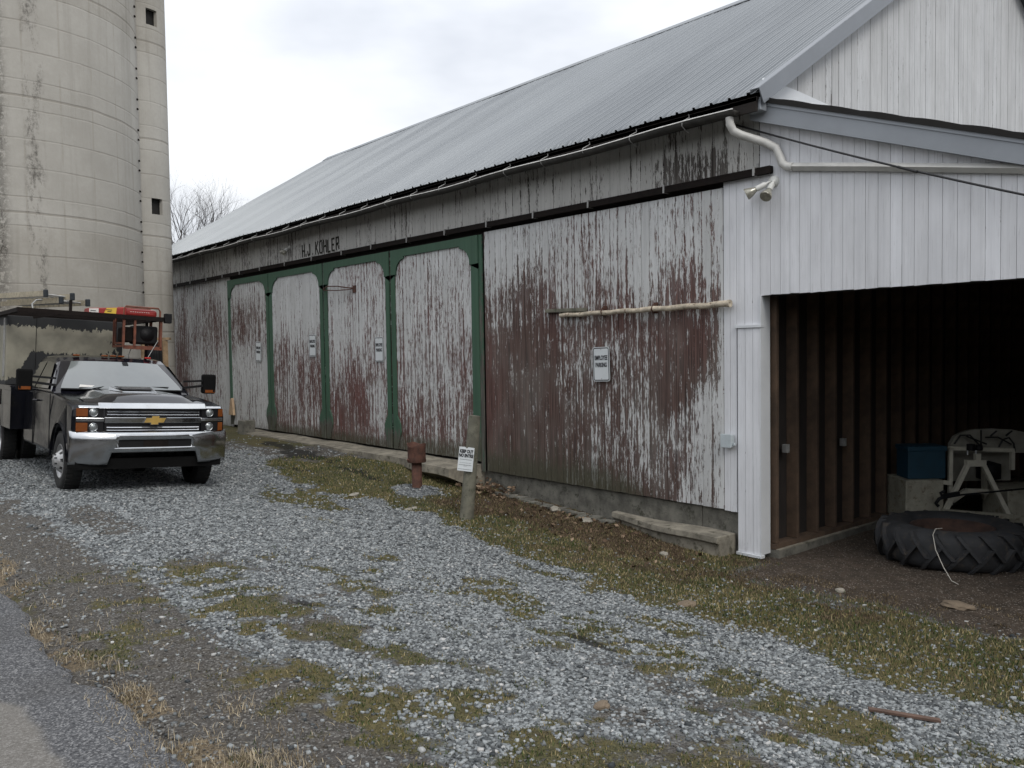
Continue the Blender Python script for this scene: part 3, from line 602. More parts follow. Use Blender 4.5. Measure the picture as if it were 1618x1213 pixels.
# fixed siding at the far left, then sliding doors and the big right-hand panel
boards('siding', -25.3, -19.58, -.02, 3.62, M['peel'], f_left, y=.0, bw=.15, seed=2)
DOORS = [(-19.55, -17.32, f_d1), (-17.28, -14.86, f_d2), (-14.80, -12.46, f_d3), (-12.40, -9.98, f_d4)]
for i, (a, b, f) in enumerate(DOORS):
    zb, zt = .13, 3.50
    d = boards('sliding_door', a+.01, b-.01, zb, zt, M['peel'], f, y=-.06, bw=.105 if i > 1 else .125, seed=10+i, jit=.0015, label=None) if False else boards('sliding_door', a+.01, b-.01, zb, zt, M['peel'], f, y=-.06, bw=.105 if i > 1 else .125, seed=10+i, jit=.0015)
    # green frame: stiles, top rail with quarter-round corner pieces
    for nm, fac in (('door_frame', 1),):
        mb = MB(); at = {'cov': [], 'red': [], 'moss': [], 'rnd': []}
        sl, srr, tr, rc = .115, (.115 if i < 3 else .17), .125, .25
        x0, x1, z0, z1 = a, b, zb-.0, zt
        ix0, ix1, iz1 = x0+sl, x1-srr, z1-tr
        inner = [(ix0, z0)]; outer = [(x0, z0)]
        for k in range(9):      # bottom-left corner bracket
            aa = k/8*math.pi/2
        zb_l = z0+.55
        inner += [(ix0+.12, z0+.30), (ix0+.10, z0+.42), (ix0+.02, zb_l), (ix0, zb_l+.02)]; outer += [(x0, z0+.2), (x0, z0+.3), (x0, zb_l), (x0, zb_l+.02)]
        NZ = 12
        for k in range(1, NZ): z = zb_l+.02+(iz1-rc-.05-zb_l-.02)*k/NZ; inner.append((ix0, z)); outer.append((x0, z))
        inner += [(ix0, iz1-rc-.05), (ix0+.035, iz1-rc-.05)]; outer += [(x0, iz1-rc-.05), (x0, iz1-rc-.04)]
        for k in range(7):
            t_ = k/6*math.pi/2; inner.append((ix0+.035+rc-rc*math.cos(t_), iz1-.04-rc+rc*math.sin(t_)))
            f_ = k/6; outer.append((x0, z1-(.5)*(1-f_)) if k < 6 else (x0, z1))
        inner += [(ix0+.035+rc, iz1)]; outer += [(ix0+.035+rc, z1)]
        for k in range(1, 6): xx = ix0+.035+rc+(ix1-ix0-2*(rc+.035))*k/6; inner.append((xx, iz1)); outer.append((xx, z1))
        inner += [(ix1-.035-rc, iz1)]; outer += [(ix1-.035-rc, z1)]
        for k in range(7):
            t_ = (6-k)/6*math.pi/2; inner.append((ix1-.035-rc+rc*math.cos(t_), iz1-.04-rc+rc*math.sin(t_)))
            f_ = (6-k)/6; outer.append((x1, z1-(.5)*(1-f_)) if k > 0 else (x1, z1))
        inner += [(ix1-.035, iz1-rc-.05), (ix1, iz1-rc-.05)]; outer += [(x1, iz1-rc-.04), (x1, iz1-rc-.05)]
        for k in range(NZ-1, 0, -1): z = zb_l+.02+(iz1-rc-.05-zb_l-.02)*k/NZ; inner.append((ix1, z)); outer.append((x1, z))
        inner += [(ix1, zb_l+.02), (ix1-.02, zb_l), (ix1-.10, z0+.42), (ix1-.12, z0+.30), (ix1, z0)]; outer += [(x1, zb_l+.02), (x1, zb_l), (x1, z0+.3), (x1, z0+.2), (x1, z0)]
        n = len(inner); yf, yb_ = -.085, -.0625
        v = [(p[0], yf, p[1]) for p in inner]+[(p[0], yf, p[1]) for p in outer]+[(p[0], yb_, p[1]) for p in inner]+[(p[0], yb_, p[1]) for p in outer]
        fs = []
        for k in range(n-1):
            fs += [(k, k+1, n+k+1, n+k), (k+1, k, 2*n+k, 2*n+k+1), (n+k, n+k+1, 3*n+k+1, 3*n+k)]
        mb.add(v, fs); V = np.array(v)
        low_ = sm(.62, .30, V[:, 2]+(fbm(V[:, 0]*3, V[:, 2]*3)-.5)*.3)
        mb.at = {'cov': 1.05-1.0*low_, 'red': np.zeros(len(v)), 'moss': .55*low_, 'rnd': np.full(len(v), .5)}
        o = mb.build('door_frame', M['green'], d, (0, 0, 0), recalc=True); 
        o.location = (-BO[0], -BO[1], -BO[2])
# weathered edge board right of the last door
boards('edge_board', -9.985, -9.905, -.02, 3.50, M['green'], lambda u, z: dict(cov=.35+.5*sm(2.2, 3.2, z), red=0, moss=.3*low(z, 0, 1.2)), y=-.07, bw=.2, seed=31)
# big sliding panel on the right with its white end strip
boards('sliding_door', -9.88, -5.655, -.005, 3.53, M['peel'], f_right, y=-.043, bw=.128, seed=40, dz=.085)
# backing behind everything so that gaps are dark
mb = MB(); mb.box(-25.3, -5.26, .03, .06, -.1, 4.33); bb(mb, 'wall_backing', M['sheath'])
# foundation
mb = MB()
x = -25.3
for i, x1 in enumerate([-20, -15, -10.0, -7.6, -5.98, -5.44]):
    mb.box(x, x1-.006, .0+.004*(i % 2), .3, -.95, -.018 if i > 1 else -.02); x = x1
bb(mb, 'foundation', M['conc'], bevel=.006)
# ---- white corner and garage side
GX1 = 1.05
ztop = lambda u: 4.27-.352*(u+5.26)
kw = dict(y=-.034, gap=.0035, jit=.001)
boards('garage_siding', -5.65, -5.485, -.02, 3.62, M['clean'], lambda u, z: dict(cov=.92-.35*sm(1.2, .1, z)*fbm(u*9, z*3)), bw=.085, seed=49, dz=.1, **kw)
boards('garage_siding', -5.485, -5.19, 2.0, 3.62, M['clean'], f_clean, bw=.1, seed=52, dz=.3, **kw)
boards('garage_siding', -5.19, GX1, 2.33, ztop, M['clean'], f_clean, bw=.118, seed=50, dz=.3, **kw)
boards('corner_boards', -5.465, -5.185, -.44, 1.99, M['clean'], f_trim, y=-.05, bw=.094, seed=51, gap=.004, jit=.001)
mb = MB(); mb.box(-5.49, -5.165, -.066, -.0, 1.992, 2.025); pass
bb(mb, 'corner_cap', M['trim_white'], bevel=.003); mb = MB(); mb.box(-5.475, -5.16, -.075, 0, -.475, -.442); bb(mb, 'corner_trim', M['trim_white'], bevel=.003)
mb = MB(); mb.box(-5.186, -5.172, -.052, .12, -.44, 2.328); bb(mb, 'door_jamb', M['trim_white'])
mb = MB(); mb.box(-5.165, GX1, .01, .14, 2.325, 2.45); mb.box(-5.25, GX1, .012, .05, 2.45, 3.0); bb(mb, 'door_header', M['sheath'])
mb = MB(); mb.box(.62, GX1, -.03, .1, -.5, 2.32); bb(mb, 'corner_post', M['trim_white'])
# ---- door track with hangers
mb = MB(); mb.box(-24.6, -5.03, -.10, -.03, 3.585, 3.66); mb.box(-24.6, -5.03, -.108, -.10, 3.578, 3.61); bb(mb, 'door_track', M['steel_dark'], bevel=.004)
tb = MB(); tb.box(-.012, .012, -.114, -.02, -.03, .065); tb.box(-.012, .012, -.035, -.026, .02, .11)
tb0 = None
r_ = random.Random(4)
xx = -24.0
while xx < -5.2:
    if tb0 is None:
        tb0 = tb.build('track_bracket', M['galv'], barn); o = tb0
    else:
        o = tb0.copy(); COL.objects.link(o); o.parent = barn
    o.location = (xx-BO[0], 0-BO[1], 3.61-BO[2]); xx += r_.uniform(1.0, 1.25)
# ---- main roof
EY, EZ, RYy = -.32, 4.36, 5.78
SL = (8.16-EZ)/(RYy-EY)
def corrug(x0, x1, A, B, th=.0, per=.2286, n=(14)):
    """ribbed sheet between eave line A=(y,z) and ridge line B=(y,z)"""
    prof = [(0, 0, 1), (.010, .024, 1), (.034, .024, 1), (.044, 0, 1), (.0762, 0, 0), (.0852, .019, 0), (.1052, .019, 0), (.1142, 0, 0), (.1524, 0, 0), (.1614, .019, 0), (.1814, .019, 0), (.1904, 0, 0)]
    xs = []; hs = []; mj = []; x = x0
    while x < x1:
        for a, h, q in prof:
            if x+a <= x1: xs.append(x+a); hs.append(h); mj.append(q)
        x += per
    xs.append(x1); hs.append(0); mj.append(1)
    dy, dz = B[0]-A[0], B[1]-A[1]; L_ = math.hypot(dy, dz); ny, nz2 = -dz/L_, dy/L_
    if nz2 < 0: ny, nz2 = -ny, -nz2
    T_ = [0, .012]+[k/14 for k in range(1, 15)]; rows = len(T_)-1; v = []; f = []
    for j, t_ in enumerate(T_):
        for x, h, q in zip(xs, hs, mj):
            if j == 0 and not q: h = h*.15
            wob = .006*math.sin(x*.9+j*1.3)+.004*math.sin(x*2.7-j)
            v.append((x, A[0]+dy*t_+ny*(h+wob), A[1]+dz*t_+nz2*(h+wob)))
    m = len(xs)
    for j in range(rows):
        for i in range(m-1): f.append((j*m+i, j*m+i+1, (j+1)*m+i+1, (j+1)*m+i))
    return v, f
mb = MB(); v, f = corrug(-25.5, -5.02, (EY, EZ), (RYy, 8.16)); mb.add(v, f); bb(mb, 'roof', M['roof'], recalc=False)
mb = MB(); v, f = corrug(-25.5, -5.02, (2*RYy+.3, EZ), (RYy, 8.16)); mb.add(v, f); bb(mb, 'roof', M['roof'], recalc=False)
mb = MB()
for s in (1, -1):
    mb.add([(-25.52, RYy, 8.22), (-5.0, RYy, 8.22), (-5.0, RYy-s*.17, 8.20-.17*SL), (-25.52, RYy-s*.17, 8.20-.17*SL), (-25.52, RYy, 8.205), (-5.0, RYy, 8.205), (-5.0, RYy-s*.17, 8.185-.17*SL), (-25.52, RYy-s*.17, 8.185-.17*SL)],
           [(0, 1, 2, 3), (7, 6, 5, 4), (3, 2, 6, 7), (0, 3, 7, 4), (1, 5, 6, 2)])
bb(mb, 'ridge_cap', M['roof'])
# rake trim on the near gable, follows the slope
u_ = Vector((0, RYy-EY, 8.16-EZ)).normalized(); nrm = Vector((0, -u_.z, u_.y))
for s in (0, 1):
    mb = MB(); A_ = Vector((0, EY-.01, EZ+.02)); B_ = Vector((0, RYy, 8.18))
    if s: A_ = Vector((0, 2*RYy-EY+.01, EZ+.02))
    nn = nrm if not s else Vector((0, u_.z, u_.y))
    for (xa, xb, h0, h1) in ((-5.10, -5.0, .012, .024), (-5.004, -4.992, -.145, .022)):
        P = [A_+nn*h0, A_+nn*h1, B_+nn*h1, B_+nn*h0]
        mb.add([(x, p.y, p.z) for x in (xa, xb) for p in P], [(0, 1, 2, 3), (7, 6, 5, 4), (0, 4, 5, 1), (1, 5, 6, 2), (2, 6, 7, 3), (3, 7, 4, 0)])
    bb(mb, 'rake_trim', M['rake'])
mb = MB()
mb.add([(x, y, z) for x in (-25.45, -5.05) for (y, z) in ((EY+.03, EZ-.03), (RYy, 8.12), (RYy, 8.08), (EY+.03, EZ-.07))], [(0, 1, 2, 3), (7, 6, 5, 4), (0, 4, 5, 1), (1, 5, 6, 2), (2, 6, 7, 3), (3, 7, 4, 0)])
bb(mb, 'roof_deck', M['sheath'])
mb = MB(); mb.box(-25.45, -5.06, -.29, -.262, 4.19, 4.335); mb.box(-25.45, -5.06, -.26, .02, 4.28, 4.30); bb(mb, 'fascia', M['sheath'])
# gutter: half round, slightly sagging
mb = MB(); n_ = 80; v = []; f = []; m_ = 9
for i in range(n_+1):
    x = -25.4+(20.15)*i/n_; sag = -.012*math.sin(i*.55)-.02*math.sin(i/n_*math.pi); zc = 4.225+sag; yc_ = -.365
    for k in range(m_): a = math.pi+math.pi*k/(m_-1); v.append((x, yc_+.062*math.cos(a), zc+.062*math.sin(a)))
    for k in range(m_): a = 2*math.pi-math.pi*k/(m_-1); v.append((x, yc_+.058*math.cos(a), zc+.058*math.sin(a)+.002))
M2 = 2*m_
for i in range(n_):
    for k in range(M2): f.append((i*M2+k, i*M2+(k+1) % M2, (i+1)*M2+(k+1) % M2, (i+1)*M2+k))
f += [tuple(range(m_)), tuple(n_*M2+k for k in range(m_))]
mb.add(v, f, 0, True)
pts = [(-25.4+20.15*i/40, -.429, 4.228-.012*math.sin(i*1.1)-.02*math.sin(i/40*math.pi)) for i in range(41)]
g_ = bb(mb, 'gutter', M['gutter']); mb = MB(); mb.tube(pts, .0065, 6); o = mb.build('gutter_bead', M['bead'], g_, BO)
hb = None
for i in range(26):
    x = -24.9+i*.76
    if hb is None:
        h = MB(); h.tube([(0, -.31, 4.335), (0, -.30, 4.30), (0, -.425, 4.235), (0, -.43, 4.19), (0, -.37, 4.152), (0, -.30, 4.13)], .006, 5)
        hb = h.build('gutter_strap', M['galv'], barn); o = hb
    else: o = hb.copy(); COL.objects.link(o); o.parent = barn
    o.location = (x-BO[0], -BO[1], -BO[2])
# downspout
mb = MB()
def rtube(mb, pts, w_, h_):
    for i in range(len(pts)-1): mb.bar(pts[i], pts[i+1], w_, h_)
P1 = [(-5.33, -.365, 4.17), (-5.33, -.36, 4.10), (-5.31, -.33, 4.03), (-5.26, -.27, 3.99), (-5.08, -.10, 3.90), (-4.97, -.075, 3.83), (-4.93, -.07, 3.74), (-4.90, -.07, 3.66), (-4.85, -.07, 3.62), (-4.78, -.07, 3.605), (-4.0, -.07, 3.47), (-2.67, -.075, 3.225), (-1.0, -.08, 2.92), (GX1-.1, -.08, 2.55)]
mb.tube(P1[:10], .043, 12); mb.tube([(-4.79, -.07, 3.607)]+P1[10:], .04, 4, smooth=False); 
ds = bb(mb, 'downspout', M['downpipe'])
# ---- lean-to roof over the garage
def LZ(x): return 4.40-.352*(x+5.26)
mb = MB(); v = []; f = []; prof = [(0, 0), (.01, .02), (.03, .02), (.04, 0), (.115, 0)]
ys = []; y = -.14
while y < 11.6:
    for a, h in prof: ys.append((y+a*1.0, h))
    y += .2286
for j, x in enumerate((-5.23, -4.2, -3.2, -2.2, -1.2, -.2, GX1+.25)):
    for (yy, h) in ys: v.append((x, yy, LZ(x)+h))
m = len(ys)
for j in range(6):
    for i in range(m-1): f.append((j*m+i, j*m+i+1, (j+1)*m+i+1, (j+1)*m+i))
mb.add(v, f); bb(mb, 'lean_to_roof', M['roof'], recalc=True)
mb = MB()   # undulating dark edge + fascia on the rake
xs_ = [(-5.22+i*.1) for i in range(66)]
v = []
for x in xs_: hh = .012*abs(math.sin(x*7)); v += [(x, -.165, LZ(x)-.03), (x, -.165, LZ(x)+.018+hh), (x, -.12, LZ(x)+.022+hh), (x, -.12, LZ(x)-.03)]
f = []
for i in range(len(xs_)-1):
    for k in range(4): f.append((i*4+k, (i+1)*4+k, (i+1)*4+(k+1) % 4, i*4+(k+1) % 4))
mb.add(v, f); bb(mb, 'roof_edge', M['black_in'])
mb = MB()
for (h0, h1, ya) in ((-.065, -.012, -.150), (-.235, -.066, -.140)):
    mb.add([(x, y, LZ(x)+h) for x in (-5.24, GX1+.2) for (y, h) in ((ya, h0), (ya, h1), (-.03, h1), (-.03, h0))], [(0, 1, 2, 3), (7, 6, 5, 4), (0, 4, 5, 1), (1, 5, 6, 2), (2, 6, 7, 3), (3, 7, 4, 0)])
bb(mb, 'rake_fascia', M['trim_metal'])
mb = MB(); mb.box(-5.20, -5.03, EY+.06, -.145, 4.20, 4.335); bb(mb, 'return_box', M['trim_metal'], bevel=.01)
# flashing along the foot of the gable, small white corner board
mb = MB(); mb.add([(-5.19, -.10, 4.375), (-5.19, .05, 4.62), (-5.19, .70, 4.60), (-5.19, 3.4, 4.43), (-5.19, 3.4, 4.30), (-5.19, -.10, 4.30)]+[(-5.21, -.10, 4.375), (-5.21, .05, 4.62), (-5.21, .70, 4.60), (-5.21, 3.4, 4.43), (-5.21, 3.4, 4.30), (-5.21, -.10, 4.30)],
    [(0, 1, 2, 3, 4, 5), (11, 10, 9, 8, 7, 6)]+[(i, i+6, (i+1) % 6+6, (i+1) % 6) for i in range(6)]); bb(mb, 'flashing', M['trim_white'])
mb = MB(); mb.bar((-5.12, .12, 4.52), (-5.12, .78, 4.93), .04, .07); bb(mb, 'rake_board', M['trim_white'])
# gable boards (plane facing the camera's right)
gz = lambda u: EZ-.08+SL*(min(u, 2*RYy-u)+.32-.0)
boards('gable_siding', -.02, 2*RYy+.02, 4.28, gz, M['cleany'], lambda u, z: dict(cov=1.0-.18*fbm(u*2, z*.8)-.25*sm(4.8, 4.45, z)*sm(2.5, .3, u), red=0., moss=0.), y=5.215, bw=.15, axis='y', seed=60, gap=.006, dz=.4)
mb = MB(); mb.add([(-5.27, 0, -.5), (-5.27, 2*RYy, -.5), (-5.27, 2*RYy, EZ), (-5.27, RYy, 8.1), (-5.27, 0, EZ)]+[(-5.25, 0, -.5), (-5.25, 2*RYy, -.5), (-5.25, 2*RYy, EZ), (-5.25, RYy, 8.1), (-5.25, 0, EZ)],
    [(0, 1, 2, 3, 4), (9, 8, 7, 6, 5)]+[(i, i+5, (i+1) % 5+5, (i+1) % 5) for i in range(5)]); bb(mb, 'gable_backing', M['sheath'])
# far end and rear walls
mb = MB(); mb.add([(-25.3, 0, -.3), (-25.3, 2*RYy, -.3), (-25.3, 2*RYy, EZ), (-25.3, RYy, 8.1), (-25.3, 0, EZ)]+[(-25.27, 0, -.3), (-25.27, 2*RYy, -.3), (-25.27, 2*RYy, EZ), (-25.27, RYy, 8.1), (-25.27, 0, EZ)],
    [(0, 1, 2, 3, 4), (9, 8, 7, 6, 5)]+[(i, i+5, (i+1) % 5+5, (i+1) % 5) for i in range(5)]); mb.box(-25.3, -5.28, 2*RYy-.02, 2*RYy, -.4, EZ); bb(mb, 'end_wall', M['conc'])
# ---- garage interior
st0 = None
for i in range(22):
    y = .17+i*.405+ (r_.random()-.5)*.03
    if st0 is None:
        mb = MB(); mb.box(-.045, .085, -.022, .024, 0, 3.6); st0 = mb.build('stud', M['stud'], barn, bevel=.003); o = st0
    else: o = st0.copy(); COL.objects.link(o); o.parent = barn
    o.location = (-5.205-BO[0], y-BO[1], -.34-BO[2]); o.rotation_euler = (r_.uniform(-.003, .003), 0, r_.uniform(-.06, .06))
mb = MB(); mb.box(-5.25, -5.11, .13, 9.0, -.40, -.345); bb(mb, 'sill_plate', M['stud'])
mb = MB(); mb.box(-5.27, -5.07, .13, 9.0, -.80, -.405); bb(mb, 'sill_kerb', M['conc'])
mb = MB(); mb.box(-5.11, -5.07, .13, 9.0, -.404, -.394); bb(mb, 'sill_edge', M['conc_light'])
for y, z in ((.40, .67), (1.62, .64)):
    mb = MB(); mb.box(-5.19, -5.13, y-.025, y+.03, z-.045, z+.045); mb.box(-5.13, -5.126, y-.012, y+.017, z-.03, z+.03); bb(mb, 'wall_outlet', M['galv'], bevel=.004)
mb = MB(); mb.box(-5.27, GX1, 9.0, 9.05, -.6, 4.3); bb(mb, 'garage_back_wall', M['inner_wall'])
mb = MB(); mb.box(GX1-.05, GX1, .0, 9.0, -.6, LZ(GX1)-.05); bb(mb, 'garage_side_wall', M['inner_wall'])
mb = MB()
for i in range(14):
    y = .25+i*.61; mb.add([(x, yy, LZ(x)-h) for x in (-5.2, GX1) for (yy, h) in ((y, .04), (y+.045, .04), (y+.045, .2), (y, .2))], [(0, 1, 2, 3), (7, 6, 5, 4), (0, 4, 5, 1), (1, 5, 6, 2), (2, 6, 7, 3), (3, 7, 4, 0)])
bb(mb, 'rafters', M['stud'])
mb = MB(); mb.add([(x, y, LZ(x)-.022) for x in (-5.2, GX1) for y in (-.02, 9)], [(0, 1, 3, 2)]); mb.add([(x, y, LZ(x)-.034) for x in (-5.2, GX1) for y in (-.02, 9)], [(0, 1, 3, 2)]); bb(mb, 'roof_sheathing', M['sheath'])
# concrete apron in front of the doors, broken at its right end
mb = MB(); v = []; f = []
xs_ = np.arange(-18.2, -9.8, .2); 
for i, x in enumerate(xs_):
    yo = -.50-.03*math.sin(x*5)-.05*fbm(x*2, 1.)-.12*sm(-11.6, -10.4, x)
    zt_ = .095+.008*math.sin(x*3)-.02*sm(-10.8, -10.0, x); v += [(x, -.0, zt_), (x, yo, zt_-.015), (x, yo-.012, zt_-.13), (x, 0, -.35)]
for i in range(len(xs_)-1):
    for k in range(4): f.append((i*4+k, i*4+(k+1) % 4, (i+1)*4+(k+1) % 4, (i+1)*4+k))
f += [(0, 1, 2, 3), tuple((len(xs_)-1)*4+k for k in (3, 2, 1, 0))]
mb.add(v, f); ap = mb.build('apron', M['conc_light'], None, recalc=True); tag(ap, 'long worn concrete strip lying in front of the green framed doors', 'concrete strip')
# concrete bench-like ledge by the white corner
mb = MB(); v = []; f = []
xs_ = np.linspace(-7.3, -5.52, 12)
for i, x in enumerate(xs_):
    yo = -.34+.24*(1-sm(-7.4, -6.0, x)); zt_ = -.262+.01*math.sin(x*4); v += [(x, -.005, zt_), (x, yo, zt_-.0), (x, yo-.01, zt_-.07), (x, yo+.03, zt_-.085), (x, yo+.03, -.75), (x, -.005, -.75)]
for i in range(len(xs_)-1):
    for k in range(6): f.append((i*6+k, i*6+(k+1) % 6, (i+1)*6+(k+1) % 6, (i+1)*6+k))
f += [tuple(range(6)), tuple((len(xs_)-1)*6+k for k in range(5, -1, -1))]
mb.add(v, f); lg = mb.build('concrete_ledge', M['conc_light'], None, bevel=.008); tag(lg, 'low mossy concrete ledge jutting from the foundation beside the white corner boards', 'ledge')

# ================================================================== THINGS ON THE WALL
def text_mesh(body, size, bold=0.0, align='CENTER'):
    cu = bpy.data.curves.new('t', 'FONT'); cu.body = body; cu.size = size; cu.align_x = align; cu.extrude = .0008; cu.offset = bold; cu.space_line = 1.0
    o = bpy.data.objects.new('t', cu); COL.objects.link(o); dg = bpy.context.evaluated_depsgraph_get(); dg.update()
    me = bpy.data.meshes.new_from_object(o.evaluated_get(dg)); bpy.data.objects.remove(o); return me
def rounded(w_, h_, r, n=5):
    p = []
    for (cx, cz, a0) in ((w_/2-r, h_/2-r, 0), (-w_/2+r, h_/2-r, 90), (-w_/2+r, -h_/2+r, 180), (w_/2-r, -h_/2+r, 270)):
        for k in range(n): a = R(a0+90*k/(n-1)); p.append((cx+r*math.cos(a), cz+r*math.sin(a)))
    return p
def park_sign(x, z, y, label, tilt=0.):
    t = thing('parking_sign', label, 'sign', (x, y, z), (0, tilt, 0), 'employee parking signs on the barn doors')
    mb = MB(); mb.prism(rounded(.29, .435, .03), -.003, 0.0, 'y'); mb.build('panel', M['sign'], t)
    o_ = rounded(.272, .417, .024); i_ = rounded(.248, .393, .015); n = len(o_)
    mb = MB(); mb.add([(p[0], -.0042, p[1]) for p in o_]+[(p[0], -.0042, p[1]) for p in i_], [(k, (k+1) % n, n+(k+1) % n, n+k) for k in range(n)]); mb.build('border', M['ink'], t)
    for ln, zz in (('EMPLOYEE', .055), ('PARKING', -.035)):
        me = text_mesh(ln, .078, .0022); me.materials.clear(); me.materials.append(M['ink'])
        o = bpy.data.objects.new('lettering', me); COL.objects.link(o); o.parent = t; o.rotation_euler = (R(90), 0, 0); o.location = (0, -.0052, zz); o.scale = (.60, 1, 1)
    for zz in (.185, -.185): mb = MB(); mb.lathe([(0, -.004-.003), (.006, -.006), (.006, -.003)], (0, 0, zz), 'y', 8); mb.build('bolt', M['galv'], t)
park_sign(-7.48, 1.595, -.075, 'employee parking sign on the large peeling brown panel, under the old pole', R(-1.5))
park_sign(-12.83, 1.83, -.075, 'employee parking sign on the pink stained door that has an iron bracket')
park_sign(-15.33, 1.93, -.075, 'employee parking sign on the second green framed door from the silo')
park_sign(-17.88, 1.83, -.085, 'employee parking sign on the green framed door nearest the silo', R(3))
# hand-painted name above the doors
strokes = {'H': [((0, 0), (0, 1)), ((.55, 0), (.55, 1)), ((0, .5), (.55, .5))], 'J': [((.5, 1), (.5, .10)), ((.48, .06), (.12, .0)), ((.08, .03), (.0, .38))],
    'K': [((0, 0), (0, 1)), ((.05, .45), (.55, 1)), ((.15, .55), (.62, 0))], 'O': [((0, .08), (0, .92)), ((.55, .08), (.55, .92)), ((.04, 0), (.5, 0)), ((.04, 1), (.5, 1))],
    'L': [((0, 0), (0, 1)), ((0, 0), (.5, 0))], 'E': [((0, 0), (0, 1)), ((0, 0), (.5, 0)), ((0, .5), (.4, .5)), ((0, 1), (.5, 1))], 'R': [((0, 0), (0, 1)), ((0, 1), (.5, .98)), ((.52, .95), (.52, .55)), ((.5, .52), (0, .5)), ((.25, .5), (.58, 0))], '.': [((0, 0), (.0, .12))]}
x = -15.76; mb = MB(); adv = {'.': .30, 'J': .95, 'H': .72}
rr = random.Random(3)
for ch in 'H.J.KOHLER':
    if ch == 'K': x += .06
    for a, b in strokes[ch]:
        j = lambda: rr.uniform(-.012, .012)
        A_ = Vector((x+a[0]*.225*.8, -.0325, 3.715+a[1]*.22+j())); B_ = Vector((x+b[0]*.225*.8, -.0325, 3.715+b[1]*.22+j()))
        mb.bar(A_, B_, .004, .03, up=(0, 1, 0)) if False else mb.obox((A_+B_)/2, (B_-A_)/2+(B_-A_).normalized()*.010, Vector((0, .0015, 0)), (B_-A_).normalized().cross(Vector((0, 1, 0)))*.018)
    x += adv.get(ch, .74)*.225
bb(mb, 'painted_lettering', simple('faded_letter_paint', (.035, .033, .025), .9, var=.3, scale=20))
# twin floodlight, second small floodlight
def flood(loc, rz, label, twin=True):
    t = thing('floodlight', label, 'floodlight', loc, (0, 0, rz))
    if loc[0] < -10: t.scale = (.75,)*3
    mb = MB(); mb.lathe([(0, -.05), (.05, -.045), (.062, -.02), (.062, 0)], (0, 0, 0), 'y', 20); base = mb.build('wall_plate', M['flood'], t)
    for s in ((-1, 1) if twin else (-1,)):
        d = Vector((-.75, -.45, -.42)).normalized() if s < 0 else Vector((.1, -.75, -.72)).normalized()
        mb = MB(); p0 = Vector((0.02*s, -.045, 0)); mb.tube([p0, p0+d*.05], .014, 10); q0 = p0+d*.05
        mb.tube([q0, q0+d*.02, q0+d*.11], [.02, .03, .03], 14); h = mb.build('lamp_socket', M['flood'], t)
        mb = MB(); q1 = q0+d*.11; mb.tube([q1, q1+d*.05, q1+d*.10, q1+d*.115], [.022, .045, .062, .058], 18); mb.build('bulb', M['bulb'], h)
flood((-5.02, -.02, 3.50), 0, 'white twin-headed floodlight on the white boards beside the downspout')
flood((-16.35, -.0, 3.96), 0, 'small floodlight on the grey boards left of the painted name', True)
# supply cable from the corner out over the garage
mb = MB(); A_ = Vector((-5.47, -.05, 4.17)); P_ = []
for i in range(25):
    t_ = i/24; x = -5.47+7.3*t_; y = -.05-.62*t_; P_.append((x, y, 4.17-.60*(x+5.47)*.70-.06*math.sin(math.pi*t_)+.018*(x+5.47)**2*.5))
mb.tube(P_, .011, 6); mb.tube([P_[6], (P_[7][0]-.12, P_[7][1], P_[7][2]+.045)], .014, 6); cab = mb.build('cable', M['cable']); tag(cab, 'black cable running from the eave corner down across the white boards', 'cable')
# outlet box on wall
mb = MB(); mb.box(-5.63, -5.51, -.115, -.048, .70, .83); mb.box(-5.64, -5.50, -.125, -.115, .69, .84); mb.box(-5.51, -.0-5.48, -.09, -.06, .715, .745); o = mb.build('outlet_box', M['box_elec'], None, bevel=.006); tag(o, 'pale weatherproof outlet box on the white strip beside the corner boards', 'outlet box')
# old pole across the panel and dark board above it
t = thing('pole', 'old cream pole with flaking paint fixed across the peeling brown panel', 'pole', (-6.9, -.1, 2.25))
mb = MB(); P_ = [(-8.19+i*.1325, -.105+.004*math.sin(i), 2.235+.006*math.sin(i*1.7)+.0012*i) for i in range(21)]; mb.tube(P_, [.027+.009*(i/20)+.002*math.sin(i*2.3) for i in range(21)], 10); mb.tube([(-5.545, -.105, 2.262), (-5.515, -.105, 2.262)], .042, 10); mb.build('pole_shaft', M['oldpipe'], t, (-6.9, -.1, 2.25))
for x in (-7.42, -6.6): 
    mb = MB(); mb.tube([(x, -.05, 2.29), (x, -.11, 2.30), (x+.01, -.15, 2.25), (x, -.11, 2.205), (x, -.05, 2.21)], .008, 6); mb.box(x-.03, x+.03, -.06, -.048, 2.20, 2.33); mb.build('clamp', M['rust'], t, (-6.9, -.1, 2.25))
mb = MB(); mb.bar((-8.5, -.075, 2.31), (-7.74, -.075, 2.295), .05, .05); o = mb.build('wooden_batten', M['wood_post'], None, bevel=.008); tag(o, 'short dark weathered batten above the left end of the pole', 'batten')
# iron bracket on the third door with its rust stain
mb = MB(); P_ = [(-14.78, -.10, 3.0)]; 
mb.tube([(-14.8, -.09, 3.0), (-14.5, -.16, 3.035), (-14.1, -.17, 3.01), (-13.8, -.12, 2.965), (-13.68, -.07, 2.955)], .012, 6)
mb.tube([(-14.8, -.09, 2.985), (-14.45, -.22, 2.955), (-14.1, -.2, 2.93), (-13.8, -.13, 2.93), (-13.68, -.07, 2.945)], .010, 6); mb.box(-13.72, -13.60, -.075, -.062, 2.87, 3.0)
o = mb.build('iron_bracket', M['rust']); tag(o, 'thin rusty iron bracket sticking out across the pink stained door', 'bracket')

